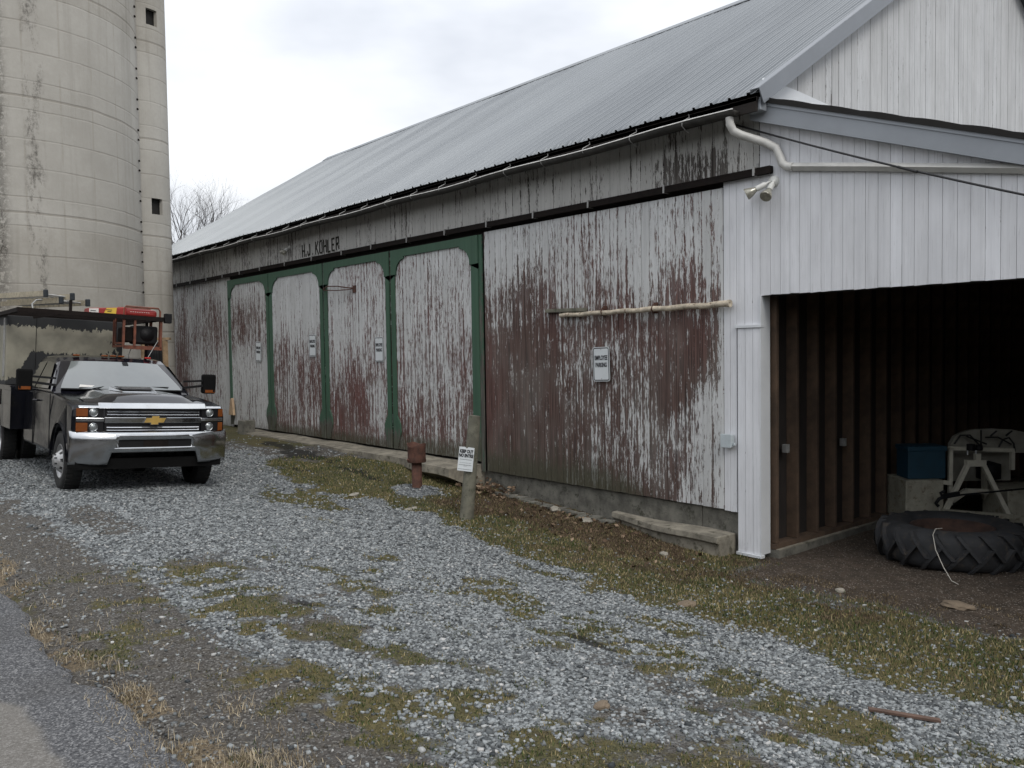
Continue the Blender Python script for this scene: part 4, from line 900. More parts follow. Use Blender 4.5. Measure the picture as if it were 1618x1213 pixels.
# ================================================================== THINGS IN THE YARD
# leaning post with notice
pz = float(Gz(-8.43, -1.56))
ln = Vector((.045, .085, 1.0)).normalized()
t = thing('post', 'weathered round wooden post leaning in the grass in front of the brown panel', 'post', (-8.43, -1.56, pz))
mb = MB(); P_ = [Vector((0, 0, -.25))+ln*(i*.17) for i in range(10)]; P_ = [Vector(p) for p in P_]; mb.tube(P_, [.092, .092, .089, .086, .084, .082, .08, .079, .078, .075], 16); mb.build('post_shaft', M['wood_post'], t)
t = thing('notice', 'small white keep out notice nailed to the leaning wooden post', 'notice', (-8.352, -1.585, pz+.745), (R(-4), R(5.5), R(36)))
mb = MB(); a_ = [(-.098, -.148), (.098, -.148), (.098, .148), (.02, .15), (0, .132), (-.02, .15), (-.098, .148)]; mb.prism(a_, -.002, .0, 'y'); mb.build('sheet', M['sign'], t)
for ln_, zz, sz in (('KEEP OUT', .078, .052), ('NO ENTRE', .026, .052)):
    me = text_mesh(ln_, sz, .0028); me.materials.clear(); me.materials.append(M['ink']); o = bpy.data.objects.new('lettering', me); COL.objects.link(o); o.parent = t; o.rotation_euler = (R(90), 0, 0); o.location = (0, -.0042, zz); o.scale = (.72, 1.05, 1)
mb = MB()
for zz, w_, h_ in ((-.005, .075, .004), (-.045, .075, .002), (-.072, .083, .004), (-.085, .02, .003), (-.125, .085, .0035)):
    x = -w_
    while x < w_: d_ = rr.uniform(.006, .02); mb.box(x, min(x+d_, w_), -.0042, -.0025, zz-h_/2, zz+h_/2); x += d_+.004
mb.build('fine_print', M['ink'], t)
# rusty pipe stub with a collar
pz2 = float(Gz(-10.01, -1.21))
t = thing('standpipe', 'rusty iron pipe stub with a wide collar standing in a small heap of gravel', 'pipe', (-10.01, -1.21, pz2-.03))
mb = MB(); mb.lathe([(.072, -.1), (.072, .42), (.062, .42), (.062, .3)], n=24); mb.lathe([(0, .33), (.062, .33)], n=24); mb.build('pipe', M['rust'], t)
mb = MB(); mb.lathe([(.132, .40), (.135, .405), (.128, .46), (.129, .60), (.137, .64), (.126, .64), (.120, .42), (.07, .405), (.07, .39), (.135, .39), (.135, .405)], n=28)
mb.v = [(p[0]*(1+.05*math.sin(3*math.atan2(p[1], p[0])+p[2]*9)), p[1]*(1+.04*math.cos(2*math.atan2(p[1], p[0]))), p[2]+(.025*math.sin(2.3*math.atan2(p[1], p[0])+1) if p[2] > .6 else 0)) for p in mb.v]; c_ = mb.build('collar', M['rust'], t)
mb = MB(); mb.lathe([(0, -.148), (.016, -.14), (.016, -.11)], (-.02, 0, .43), 'y', 8); mb.build('lug', M['rust'], c_)
# dark block and scrap timber at the doors
mb = MB(); mb.obox((-17.85, -.42, .17), (.14, .02, 0), (-.02, .13, 0), (0, .01, .17)); o = mb.build('block', M['conc'], None, bevel=.012); tag(o, 'dark square block standing in front of the left green framed doors', 'block')
mb = MB(); pr_ = [(-19.5, .36), (-19.22, .36), (-19.26, .62), (-19.30, .76), (-19.38, .74), (-19.44, .52)]; mb.prism(pr_, -.16, -.10, 'y'); o = mb.build('wood_offcut', M['pale_wood'], None, bevel=.008); tag(o, 'pale split piece of timber fixed by the foot of the leftmost door', 'timber')
mb = MB(); mb.obox((-19.95, -.35, .16), (.10, 0, .01), (0, .05, 0), (.01, 0, .26)); o = mb.build('stump', M['wood_post'], None, bevel=.01); tag(o, 'short mossy timber stump beside the plain siding behind the truck', 'stump')
# stones & sticks
def rock(x, y, s, mat, lab, cat='stone', nm='rock', sq=(1, .7, .45)):
    bm = bmesh.new(); bmesh.ops.create_icosphere(bm, subdivisions=3, radius=1)
    sd_ = random.Random(int(x*100)); 
    for v in bm.verts:
        n = float(fbm(v.co.x*1.3+x*7, v.co.y*1.3+v.co.z*1.7, 3))-.5; v.co *= 1+n*.7
        v.co = Vector((v.co.x*s*sq[0], v.co.y*s*sq[1], v.co.z*s*sq[2]))
    me = bpy.data.meshes.new(nm); bm.to_mesh(me); bm.free(); me.materials.append(mat)
    o = bpy.data.objects.new(nm, me); COL.objects.link(o); o.location = (x, y, float(Gd(x, y))+s*sq[2]*.45); o.rotation_euler = (0, 0, sd_.uniform(0, 3)); tag(o, lab, cat)
rock(-2.9, -4.86, .052, M['rock'], 'rounded brown fieldstone lying alone on the near gravel')
rock(-10.34, -2.03, .13, M['rock_pale'], 'flat pale stone left of the gravel heap round the rusty pipe', sq=(1, .5, .15))
rock(-9.27, -1.8, .12, M['rock_pale'], 'flat pale stone between the rusty pipe and the leaning post', sq=(1, .5, .15))
rock(-4.35, -2.35, .09, M['rock'], 'brown stone half sunk in dark grass in front of the garage, nearer the gravel', sq=(1, .7, .3))
rock(-3.09, -.25, .12, M['rock'], 'broad flat stone in the dirt in front of the big tyre', sq=(1.2, .8, .3))
rock(-4.0, -.55, .05, M['rock_pale'], 'small pale stone in the dirt left of the big tyre')
rock(-8.15, -.28, .09, M['rock_pale'], 'pale angular stone against the foundation under the brown panel', sq=(1.3, .7, .5))
rock(-7.55, -.30, .10, M['rock_pale'], 'flat pale slab fragment beside the concrete ledge end', sq=(1.5, .8, .25))
rock(-5.95, -.72, .055, M['rock_pale'], 'small pale stone in the grass below the concrete ledge')
mb = MB(); mb.bar((-2.16, -3.62, float(Gz(-2.16, -3.62))+.03), (-1.88, -3.42, float(Gz(-1.88, -3.42))+.03), .035, .012); o = mb.build('wood_strip', M['stick']); tag(o, 'thin brown strip of wood lying on the gravel at the right', 'wood strip')
# flat stone rubble along the foundation
rs = random.Random(8); mb = MB()
for i in range(22):
    x = -9.4+i*.10+rs.uniform(-.04, .04); y = -.12-rs.random()*.12; z = float(Gz(x, y)); a = rs.uniform(-.3, .3); l_ = rs.uniform(.06, .16)
    mb.obox((x, y, z+.01), (l_*math.cos(a), l_*math.sin(a), .01), (-.05*math.sin(a), .05*math.cos(a), 0), (0, .004, .014))
o = mb.build('rubble', M['conc'], None, bevel=.004, kind='stuff'); tag(o, 'broken flat concrete rubble along the foot of the foundation', 'rubble')
# ================================================================== TRUCK (local: x forward, y to its left, z up)
TS = .95
truck = thing('pickup_truck', 'black work truck with chrome grille, box body and overhead rack, parked by the silo', 'truck', (-12.15, -4.40, 0.0))
truck.rotation_euler = Matrix.Rotation(R(-1), 3, 'Z').to_euler(); truck.scale = (TS,)*3
truck.rotation_euler = (Matrix.Rotation(R(-1), 3, 'Z') @ Matrix.Rotation(-.062, 3, 'X')).to_euler()
def T(mb, name, mat, parent=truck, **k): return mb.build(name, mat, parent, **k)
def offset_poly(poly, d):
    n = len(poly); A_ = sum(poly[i][0]*poly[(i+1) % n][1]-poly[(i+1) % n][0]*poly[i][1] for i in range(n)); s = 1 if A_ > 0 else -1; out = []
    for i in range(n):
        p0, p1, p2 = Vector(poly[i-1]), Vector(poly[i]), Vector(poly[(i+1) % n])
        e1 = (p1-p0).normalized(); e2 = (p2-p1).normalized(); n1 = Vector((-e1.y, e1.x))*s; n2 = Vector((-e2.y, e2.x))*s; b = (n1+n2)
        if b.length < 1e-6: b = n1
        b.normalize(); k = d/max(.5, b.dot(n1)); out.append((p1.x+b.x*k, p1.y+b.y*k))
    return out
def pillow(poly, ys, ins, fn=None, mi=0, smooth=True):
    """side profile (x,z) swept across y with inset end slices; fn(x,y,z) deforms"""
    mb = MB(); n = len(poly); v = []
    for y, d in zip(ys, ins):
        for (x, z) in (offset_poly(poly, d) if d else poly):
            p = (x, y, z); v.append(fn(*p) if fn else p)
    f = [tuple(range(n)), tuple(range(len(v)-1, len(v)-n-1, -1))]
    for j in range(len(ys)-1):
        for i in range(n): f.append((j*n+i, j*n+(i+1) % n, (j+1)*n+(i+1) % n, (j+1)*n+i))
    mb.add(v, f, mi, False); return mb
def arch(cx, cz, r, a0, a1, n=14): return [(cx+r*math.cos(R(a0+(a1-a0)*k/n)), cz+r*math.sin(R(a0+(a1-a0)*k/n))) for k in range(n+1)]
# main body: fenders and doors
def plan(x, y, z):
    x2 = x-.10*(abs(y)**3.0)*float(sm(.1, .9, x)); y2 = y*(1-.028*float(sm(.95, 1.35, z))-.012*float(sm(.75, .45, z)))
    return (x2, y2, z)
prof = [(.80, .60), (.86, .70), (.86, 1.05), (.845, 1.15), (.79, 1.205), (.40, 1.25), (0, 1.28), (-.55, 1.315), (-1.4, 1.325), (-2.62, 1.325), (-2.66, 1.25), (-2.66, .52), (-2.55, .47), (-.70, .47)]+list(reversed(arch(0, .42, .50, 8, 172)))+[(.66, .55)]
ys = [-1.0, -.988, -.965, -.90, -.6, -.3, 0, .3, .6, .90, .965, .988, 1.0]; ins = [.045, .018, .004, 0, 0, 0, 0, 0, 0, 0, .004, .018, .045]
mb = pillow(prof, ys, ins, plan); body = T(mb, 'body', M['paint_d'])
# wheel-arch flare lips
for s in (-1, 1):
    mb = MB(); a = arch(0, .42, .505, 2, 178, 20); b = arch(0, .42, .545, 2, 178, 20)
    n = len(a); y0, y1 = s*.985, s*1.012
    mb.add([(p[0], y1, p[1]) for p in a]+[(p[0], y1-.012*s, p[1]) for p in b]+[(p[0], y0, p[1]) for p in a]+[(p[0], y0-.01*s, p[1]) for p in b], [(k, k+1, n+k+1, n+k) for k in range(n-1)]+[(k, k+1, 2*n+k+1, 2*n+k) for k in range(n-1)]+[(n+k, n+k+1, 3*n+k+1, 3*n+k) for k in range(n-1)]); T(mb, 'wheel_arch_lip', M['paint_d'], body)
# hood with raised centre and creases
mb = MB(); nxh, nyh = 16, 24; v = []
for i in range(nxh+1):
    for j in range(nyh+1):
        u = i/nxh; w_ = j/nyh*2-1
        x = .845-u*1.42-.10*abs(w_)**3*(1-u); y = w_*(.80+.035*u)
        z = 1.185+.105*float(sm(0, .25, u))+.055*u-.045*abs(w_)**2.2
        ab = abs(y); z += .050*float(sm(.62, .50, ab))*float(sm(.04, .30, u))*(1-.2*u); z += .03*float(sm(.30, .24, ab))*float(sm(.50, .62, u))*0
        v.append((x, y, z))
f = [(i*(nyh+1)+j, i*(nyh+1)+j+1, (i+1)*(nyh+1)+j+1, (i+1)*(nyh+1)+j) for i in range(nxh) for j in range(nyh)]
m1 = len(v); v2 = [(x, y, 1.10) for (x, y, z) in v[:nyh+1]]; v += v2
f += [(j+1, j, m1+j, m1+j+1) for j in range(nyh)]
mb.add(v, f, 0, True); hood = T(mb, 'hood', M['paint_k'], recalc=False)
def hz(x, y):
    u = (.845-x)/1.42; w_ = y/(.80+.035*u); z = 1.185+.105*float(sm(0, .25, u))+.055*u-.045*abs(w_)**2.2; return z+.050*float(sm(.62, .50, abs(y)))*float(sm(.04, .30, u))*(1-.2*u)
# hood scoop: chrome rim round a dark opening with slats
mb = MB(); zs = hz(.30, 0)
o_ = [(.12, -.24), (.12, .24), (-.32, .31), (-.32, -.31)]; 
mb.add([(x, y, hz(x, y)+.004) for x, y in o_]+[(x-.01, y*.95, hz(x, y)+.055 if x < 0 else hz(x, y)+.012) for x, y in o_], [(0, 1, 5, 4), (1, 2, 6, 5), (2, 3, 7, 6), (3, 0, 4, 7), (4, 5, 6, 7)])
sc_ = T(mb, 'hood_scoop', M['chrome'], hood, bevel=.008)
mb = MB()
a = [Vector((.07, -.19, hz(.12, 0)+.026)), Vector((.07, .19, hz(.12, 0)+.026)), Vector((-.27, .25, hz(-.3, 0)+.056)), Vector((-.27, -.25, hz(-.3, 0)+.056))]
mb.add(a, [(0, 1, 2, 3)]); T(mb, 'scoop_opening', M['black'], sc_)
mb = MB()
for t_ in (.35, .68): p = a[0].lerp(a[3], t_)+Vector((0, .01, .007)); q_ = a[1].lerp(a[2], t_)+Vector((0, -.01, .007)); mb.bar(p, q_, .012, .008)
T(mb, 'scoop_slat', M['silver'], sc_)
# cab: pillars, roof, glass
def wsx(z): return -.60-(z-1.33)*1.28
cabp = [(-.56, 1.31), (-.66, 1.38), (-1.20, 1.795), (-1.36, 1.855), (-1.75, 1.885), (-2.45, 1.87), (-2.62, 1.82), (-2.68, 1.30)]
def tumble(x, y, z):
    k = 1-.20*float(sm(1.30, 1.9, z))-.0; x2 = x-.10*(abs(y)**2.2)*(1 if x > -1.6 else 0)
    return (x2, y*k, z-.035*abs(y)**3*float(sm(1.6, 1.85, z)))
ys = [-.97, -.955, -.92, -.7, -.35, 0, .35, .7, .92, .955, .97]; ins = [.04, .015, 0, 0, 0, 0, 0, 0, 0, .015, .04]
cab = T(pillow(cabp, ys, ins, tumble), 'cab', M['paint_k'])
# windscreen: curved sheet just proud of the slope
mb = MB(); v = []; n_ = 16; m_ = 8
for i in range(n_+1):
    for j in range(m_+1):
        w_ = i/n_*2-1; t_ = j/m_; z = 1.37+.41*t_; x = -.645-.545*t_+.012; yy = w_*(.86-.10*t_)
        p = tumble(x, yy/1.0*1.0, z); v.append((p[0]+.012, p[1]*1.0, p[2]+.010))
f = [(i*(m_+1)+j, (i+1)*(m_+1)+j, (i+1)*(m_+1)+j+1, i*(m_+1)+j+1) for i in range(n_) for j in range(m_)]
mb.add(v, f, 0, True); ws = T(mb, 'windscreen', M['glass_ws'])
mb = MB(); mb.add([(v[k][0]+.006, v[k][1], v[k][2]+.005) for k in ((9)*(m_+1)+m_, (10)*(m_+1)+m_, (10)*(m_+1)+m_-1, (9)*(m_+1)+m_-1)], [(0, 1, 2, 3)]); T(mb, 'mirror_mount', M['black'], ws)
mb = MB()
for i in range(n_): mb.bar((v[i*(m_+1)][0]+.02, v[i*(m_+1)][1], v[i*(m_+1)][2]-.005), (v[(i+1)*(m_+1)][0]+.02, v[(i+1)*(m_+1)][1], v[(i+1)*(m_+1)][2]-.005), .05, .018)
T(mb, 'cowl', M['black'])
for yy in (-.45, .15):
    mb = MB(); mb.tube([(-.60, yy, 1.385), (-.70, yy+.20, 1.42), (-.70, yy+.50, 1.425)], .008, 6); T(mb, 'wiper', M['black'])
mb = MB(); mb.add([(-.665, -.62, 1.405), (-.68, -.3, 1.408), (-.70, -.34, 1.425), (-.70, -.60, 1.44)], [(0, 1, 2, 3)]); T(mb, 'dash_paper', M['offwhite'], ws)
# side windows
for s in (-1, 1):
    def sw(poly, nm):
        mb = MB(); vv_ = []
        for (x, z) in poly:
            p = tumble(x, .985*s, z); vv_.append((x, p[1]+s*.006, z))
        mb.add(vv_, [tuple(range(len(poly)))]); return T(mb, nm, M['glass_k'])
    sw([(-.86, 1.37), (-1.30, 1.745), (-1.80, 1.775), (-1.80, 1.37)], 'side_window'); sw([(-1.88, 1.37), (-1.88, 1.775), (-2.48, 1.745), (-2.52, 1.37)], 'side_window')
    # door seam, handle, belt trim
    mb = MB()
    for (x0, x1, z0, z1) in ((-.635, -.622, .52, 1.30), (-1.845, -1.832, .50, 1.32)): mb.box(x0, x1, s*.996-.006, s*.996+.006, z0, z1)
    T(mb, 'door_seam', M['black'], body)
    mb = MB(); mb.tube([(-1.74, s*.995, 1.17), (-1.72, s*1.03, 1.175), (-1.56, s*1.03, 1.18), (-1.54, s*.995, 1.175)], .014, 8); T(mb, 'door_handle', M['paint_k'], body)
    # towing mirror
    mb = MB(); mb.obox((-.80, s*1.30, 1.49), (.07, .0, 0), (.01*s, .10, 0), (0, 0, .155)); mr = T(mb, 'mirror', M['matte_k'], bevel=.03)
    mb = MB(); mb.bar((-.78, s*.90, 1.42), (-.79, s*1.22, 1.46), .05, .035); mb.bar((-.78, s*.90, 1.52), (-.79, s*1.22, 1.54), .035, .03); T(mb, 'mirror_arm', M['black'], mr)
    mb = MB(); mb.obox((-.745, s*1.305, 1.375), (.02, 0, 0), (0, .075, 0), (0, 0, .022)); T(mb, 'mirror_marker', M['amber'], mr)
    mb = MB(); mb.obox((-.872, s*1.30, 1.52), (.004, 0, 0), (0, .085, 0), (0, 0, .10)); T(mb, 'mirror_glass', M['glass_k'], mr)
# roof marker lights, antenna, brake lamp
for yy in (-.52, -.12, 0, .12, .52):
    mb = MB(); mb.obox((-1.385, yy, 1.882-.02*abs(yy)), (.03, 0, .003), (0, .045, 0), (0, 0, .012)); T(mb, 'marker_lamp', M['amber'] if yy < .5 else M['redlens'], cab, bevel=.006)
mb = MB(); mb.tube([(-1.9, .35, 1.87), (-2.0, .50, 2.22)], .006, 5); mb.tube([(-1.9, .35, 1.86), (-1.9, .35, 1.91)], .03, 10); mb.tube([(-1.7, .60, 1.86), (-1.78, .78, 2.16)], .006, 5); T(mb, 'antenna', M['galv'])
# front: chrome bar, grilles, lamps
def fx(y, base=.862): return base-.10*abs(y)**3.0
def strip(mb, y0, y1, z0, z1, d, base=.862, n=14, thick=.02, tilt=0.):
    v = []
    for i in range(n+1):
        y = y0+(y1-y0)*i/n; x = fx(y, base)
        v += [(x+d, y, z0), (x+d-tilt, y, z1), (x+d-max(thick, tilt+.004), y, z1), (x+d-thick, y, z0)]
    f = []
    for i in range(n):
        for k in range(4): f.append((i*4+k, (i+1)*4+k, (i+1)*4+(k+1) % 4, i*4+(k+1) % 4))
    f += [(0, 1, 2, 3), (n*4+3, n*4+2, n*4+1, n*4)]
    return mb.add(v, f)
grille = T(strip(MB(), -.62, .62, .82, 1.185, .006), 'grille', M['black'])
mb = MB(); strip(mb, -.70, .70, 1.160, 1.235, .040, thick=.09, tilt=.065); T(mb, 'grille_top_bar', M['chrome'], grille, bevel=.010)
mb = MB(); strip(mb, -.63, .63, .965, 1.045, .026, thick=.04); strip(mb, -.96, -.63, .985, 1.035, .016, thick=.03, n=6); strip(mb, .63, .96, .985, 1.035, .016, thick=.03, n=6); T(mb, 'grille_centre_bar', M['chrome'], grille, bevel=.008)
mb = MB(); strip(mb, -.63, .63, .805, .845, .026, thick=.04); strip(mb, -.96, -.63, .815, .845, .014, thick=.03, n=6); strip(mb, .63, .96, .815, .845, .014, thick=.03, n=6); T(mb, 'grille_lower_bar', M['chrome'], grille, bevel=.006)
for z0 in (1.075, 1.110, .870, .905):
    mb = MB()
    strip(mb, -.60, .60, z0, z0+.016, .022, thick=.022, tilt=.014); T(mb, 'grille_slat', M['chrome'], grille)
mb = MB()
for yy in (-.42, -.2, .2, .42): 
    for z0, z1 in ((1.06, 1.15), (.855, .95)): mb.box(fx(yy)+.004, fx(yy)+.012, yy-.02, yy+.02, z0, z1)
T(mb, 'grille_divider', M['black'], grille)
# cross shaped emblem
mb = MB(); bow = [(-.135, -.030), (-.045, -.030), (-.045, -.055), (.045, -.055), (.045, -.030), (.115, -.030), (.135, .030), (.045, .030), (.045, .055), (-.045, .055), (-.045, .030), (-.115, .030)]
bow = [(y*(1)+.22*z*.6, z) for y, z in bow]
big = offset_poly(bow, -.010)
mb.prism([(y, 1.005+z) for y, z in big], .885, .893, 'x'); em = T(mb, 'emblem_rim', M['chrome'], grille)
mb = MB(); mb.prism([(y, 1.005+z) for y, z in bow], .8932, .899, 'x'); T(mb, 'emblem', M['gold'], em)
for s in (-1, 1):
    for z0, z1 in ((1.045, 1.165), (.848, .978)):
        mb = MB(); strip(mb, s*.64, s*.93, z0, z1, .008, n=6, thick=.03); hl = T(mb, 'headlight', M['black'])
        mb = MB(); strip(mb, s*(.825 if s < 0 else .885), s*.955, z0+.008, z1-.008, .020, n=4, thick=.02); T(mb, 'turn_lens', M['amber'], hl)
        mb = MB(); x = fx(.75)+.008; zc = (z0+z1)/2; yc = s*.755
        mb.lathe([(.056, x-.01), (.056, x+.012), (.048, x+.016), (.045, x+.008)], (0, yc, zc), 'x', 24); T(mb, 'lamp_ring', M['chrome'], hl)
        mb = MB(); mb.lathe([(.045, x+.004), (.03, x+.013), (0, x+.017)], (0, yc, zc), 'x', 20); T(mb, 'lamp_lens', M['lens'], hl)
    mb = MB(); strip(mb, s*.645, s*.93, 1.166, 1.195, .026, n=6, thick=.04, tilt=.025); T(mb, 'headlight_trim', M['chrome'], grille, bevel=.004)
# bumper: chrome, wraps round, with lower cut-out
def bx_(y): return .955-.20*abs(y)**3.4
mb = MB(); N_ = 52; rows = [(.845, -.06), (.852, -.03), (.825, .010), (.75, .014), (.65, .014), (.60, .008), (.50, -.012), (.455, -.03)]
ysb = [-1.02+2.04*i/N_ for i in range(N_+1)]; v = []
for y in ysb:
    for (z, dx) in rows:
        z = z if z > .55 else z-.03
        zz = z if abs(y) > .57 else max(z, .585)
        v.append((bx_(y)+dx, y, zz-.02*abs(y)**3*0))
nr = len(rows); f = []
for i in range(N_):
    for k in range(nr-1):
        ymid = (ysb[i]+ysb[i+1])/2
        if abs(ymid) < .47 and k in (3,): continue
        f.append((i*nr+k, (i+1)*nr+k, (i+1)*nr+k+1, i*nr+k+1))
mb.add(v, f, 0, True); bump_ = T(mb, 'bumper', M['chrome'])
so_ = bump_.modifiers.new('solid', 'SOLIDIFY'); so_.thickness = .02; so_.offset = 0
mb = MB(); 
mb.add([(bx_(y)-.03, y, z) for y in (-.56, 0, .56) for z in (.60, .78)], [(0, 2, 3, 1), (2, 4, 5, 3)]); T(mb, 'bumper_opening', M['black'], bump_)
mb = MB(); mb.box(.935, .962, -.56, .56, .598, .752) if False else None
mb2 = MB(); mb2.add([(bx_(y)+.006, y, z) for y in (-.50, -.25, 0, .25, .50) for z in (.645, .755)], [(2*i, 2*i+2, 2*i+3, 2*i+1) for i in range(4)]); T(mb2, 'air_intake', M['black'], bump_)
mb = MB(); mb.box(.962, .968, -.16, .16, .655, .748); T(mb, 'plate_bracket', M['steel_dark'], bump_)
mb = MB(); mb.tube([(bx_(y)+.022, y, .635) for y in [-.52+.13*i for i in range(9)]], .010, 6); T(mb, 'intake_trim', M['chrome'], bump_)
mb = MB(); strip(mb, -.95, .95, .36, .50, -.03, base=.90, thick=.02); mb.box(.60, .86, -.55, .55, .42, .50); T(mb, 'air_dam', M['matte_k'])
# underbody
mb = MB(); mb.box(-5.2, .7, -.45, -.37, .50, .66); mb.box(-5.2, .7, .37, .45, .50, .66); mb.tube([(0, -.85, .40), (0, .85, .40)], .06, 10); mb.tube([(0, -.02, .38), (0, .12, .38)], .16, 12); mb.tube([(-4.3, -.9, .40), (-4.3, .9, .40)], .07, 10); mb.lathe([(.0, -.16), (.16, -.1), (.16, .1), (0, .16)], (-4.3, 0, .4), 'y', 14); mb.tube([(-1.6, -.65, .42), (-.95, -.65, .42)], .14, 12); T(mb, 'chassis', M['black'])
# wheels
def wheel(x, y, s, nm='wheel', dual=False):
    w_ = bpy.data.objects.new(nm, None); COL.objects.link(w_); w_.parent = truck; w_.location = (x, y, .40); w_.rotation_euler = (0, 0, 0 if s > 0 else math.pi)
    tp = [(.235, -.10), (.33, -.122), (.385, -.105), (.402, -.07), (.405, 0), (.402, .07), (.385, .105), (.33, .122), (.235, .10)]
    for k in ((0, -.30) if dual else (0,)):
        mb = MB(); mb.lathe([(r, h+k) for r, h in tp], n=48, axis='y'); 
        for a in range(36):
            for sd in (-1, 1):
                aa = 2*math.pi*(a+.5*(sd > 0))/36; c_ = Vector((math.cos(aa), 0, math.sin(aa)))*.403+Vector((0, k+sd*.052, 0)); tg = Vector((-math.sin(aa), 0, math.cos(aa)))
                mb.obox(c_, tg*.022, Vector((0, .045, 0)), Vector((math.cos(aa), 0, math.sin(aa)))*.008)
        T(mb, 'tyre', M['rubber'], w_)
    mb = MB(); mb.lathe([(.238, .098), (.225, .108), (.215, .06), (.20, .03)], axis='y', n=40)
    NS = 8; face = [(.20, .03), (.17, .075), (.13, .125), (.10, .14)] if not dual else [(.20, -.02), (.17, -.05), (.13, -.06), (.10, -.05)]
    for i in range(NS):
        a0 = 2*math.pi*i/NS; sp = 2*math.pi/NS
        for (f0, f1, r0, r1) in ((0, .62, 0, 3),):
            mb.lathe(face, axis='y', n=4, a0=a0, a1=a0+sp*.60)
    mb.lathe([(.125, .12 if not dual else -.06), (.11, .15 if not dual else -.05), (.085, .16 if not dual else -.03), (.075, .175 if not dual else -.02), (.06, .185 if not dual else -.01), (0, .19 if not dual else -.005)], axis='y', n=28)
    T(mb, 'rim', M['silver'], w_)
    mb = MB(); mb.lathe([(.20, -.02), (.12, .05), (0, .06)], axis='y', n=24); T(mb, 'brake_disc', M['black'], w_)
    mb = MB()
    for i in range(8): a = 2*math.pi*i/8+.2; c_ = Vector((math.cos(a)*.095, .155 if not dual else -.03, math.sin(a)*.095)); mb.tube([c_, c_+Vector((0, .03, 0))], .012, 6)
    T(mb, 'wheel_nut', M['chrome'], w_)
for x, dual in ((0, False), (-4.3, True)):
    for s in (-1, 1):
        wheel(x, s*(.87 if not dual else .98), s, dual=dual)
# service body behind cab
mb = MB(); mb.box(-5.35, -2.78, -1.16, 1.10, .66, 1.36); mb.box(-5.35, -2.78, -1.17, -1.155, 1.33, 1.37); sb = T(mb, 'service_body', M['paint_d'], bevel=.02)
for x in (-3.05, -4.05, -4.95):
    mb = MB(); mb.box(x-.35, x+.35, -1.172, -1.162, .74, 1.28) if x > -4 or x < -4.6 else mb.box(x-.3, x+.3, -1.172, -1.162, 1.02, 1.28); T(mb, 'locker_door', M['paint_d'], sb, bevel=.004)
mb = MB(); mb.lathe([(.50, -.02), (.50, .02), (.45, .02)], (-4.3, -1.17, .42), 'y', 24, a0=0, a1=math.pi); T(mb, 'fender', M['black'], sb)
# tall box with torn cream wrap on its front
def vinyl_mat():
    t = NT('torn_cream_wrap'); sep = t.n('ShaderNodeSeparateXYZ', {0: t.obj()}); X, Y, Z = sep.outputs
    n = t.noise((1, 4.5, 2.4), 1.5, 6, .62); n2 = t.noise((1, 16, 9), 1.4, 5, .65, loc=(2, 2, 2))
    top = t.math('SUBTRACT', 2.34, Z); bot = t.math('SUBTRACT', Z, t.math('ADD', 1.90, t.math('MULTIPLY', t.rng(Y, -.80, -1.12), -.45))); rt = t.math('MULTIPLY', t.math('SUBTRACT', .40, Y), .8)
    d = t.math('MINIMUM', t.math('MINIMUM', top, bot), rt)
    d = t.math('ADD', d, t.math('ADD', t.math('MULTIPLY', t.math('SUBTRACT', n, .5), .30), t.math('MULTIPLY', t.math('SUBTRACT', n2, .5), .26)))
    mask = t.rng(d, .0, .008); st = t.noise(scale=3, detail=5)
    c = t.mix(mask, (.014, .015, .016), t.mix(t.rng(st, .3, .7), (.17, .16, .125), (.27, .255, .20)))
    t.set(color=c, rough=.75); t.bump(mask, .4, .004); return t.mat
mb = MB(); mb.box(-5.2, -3.02, -1.21, .56, 1.37, 2.50); bx = T(mb, 'box_body', vinyl_mat(), bevel=.01)
mb = MB(); mb.box(-3.02, -3.012, -.79, -.782, 1.4, 2.5); T(mb, 'panel_seam', M['black'], bx)
mb = MB()
for i in range(14): mb.box(-3.2, -3.16, -1.23, -1.215, 1.55+i*.065, 1.58+i*.065)
mb.box(-3.24, -3.12, -1.225, -1.212, 1.5, 2.46); T(mb, 'side_louvre', M['galv'], bx)
# overhead rack
RZ_ = 2.53
rack = T((lambda m: (m.box(-5.2, -1.75, -1.27, -1.21, RZ_-.03, RZ_+.03), m.box(-5.2, -1.75, .80, .86, RZ_-.03, RZ_+.03), m.box(-1.80, -1.74, -1.27, .86, RZ_-.035, RZ_+.035),
    m.box(-2.62, -2.56, -1.21, .80, RZ_-.03, RZ_+.03), m.box(-3.6, -3.54, -1.21, .80, RZ_-.03, RZ_+.03), m.box(-4.6, -4.54, -1.21, .80, RZ_-.03, RZ_+.03), m.box(-2.60, -2.56, .81, .85, 1.36, RZ_-.03),
    m.box(-1.79, -1.75, -.56, -.52, RZ_+.03, RZ_+.20), m.bar((-1.77, -.55, RZ_), (-2.3, -.95, RZ_-.08), .03), m.box(-5.15, -5.1, -1.27, -1.22, 1.36, RZ_-.03), m.box(-5.15, -5.1, .81, .85, 1.36, RZ_-.03), m)[-1])(MB()), 'rack', M['steel_dark'])
mb = MB(); mb.box(-2.35, -1.80, .25, .845, 2.055, 2.075)
mb.bar((-1.78, .25, 2.04), (-1.78, .85, 2.04), .035, .05)
for y in (.25, .42, .83): mb.bar((-1.78, y, 2.04), (-1.78, y, RZ_-.03), .035)
for y in (.25, .83): mb.bar((-2.36, y, 2.04), (-2.36, y, RZ_-.03), .035); mb.bar((-2.36, y, 2.06), (-1.78, y, 2.06), .035)
T(mb, 'generator_cage', M['rust_or'], rack)
mb = MB(); mb.box(-1.80, -1.70, .87, .98, RZ_-.06, RZ_+.10); T(mb, 'work_lamp', M['black'], rack, bevel=.01)
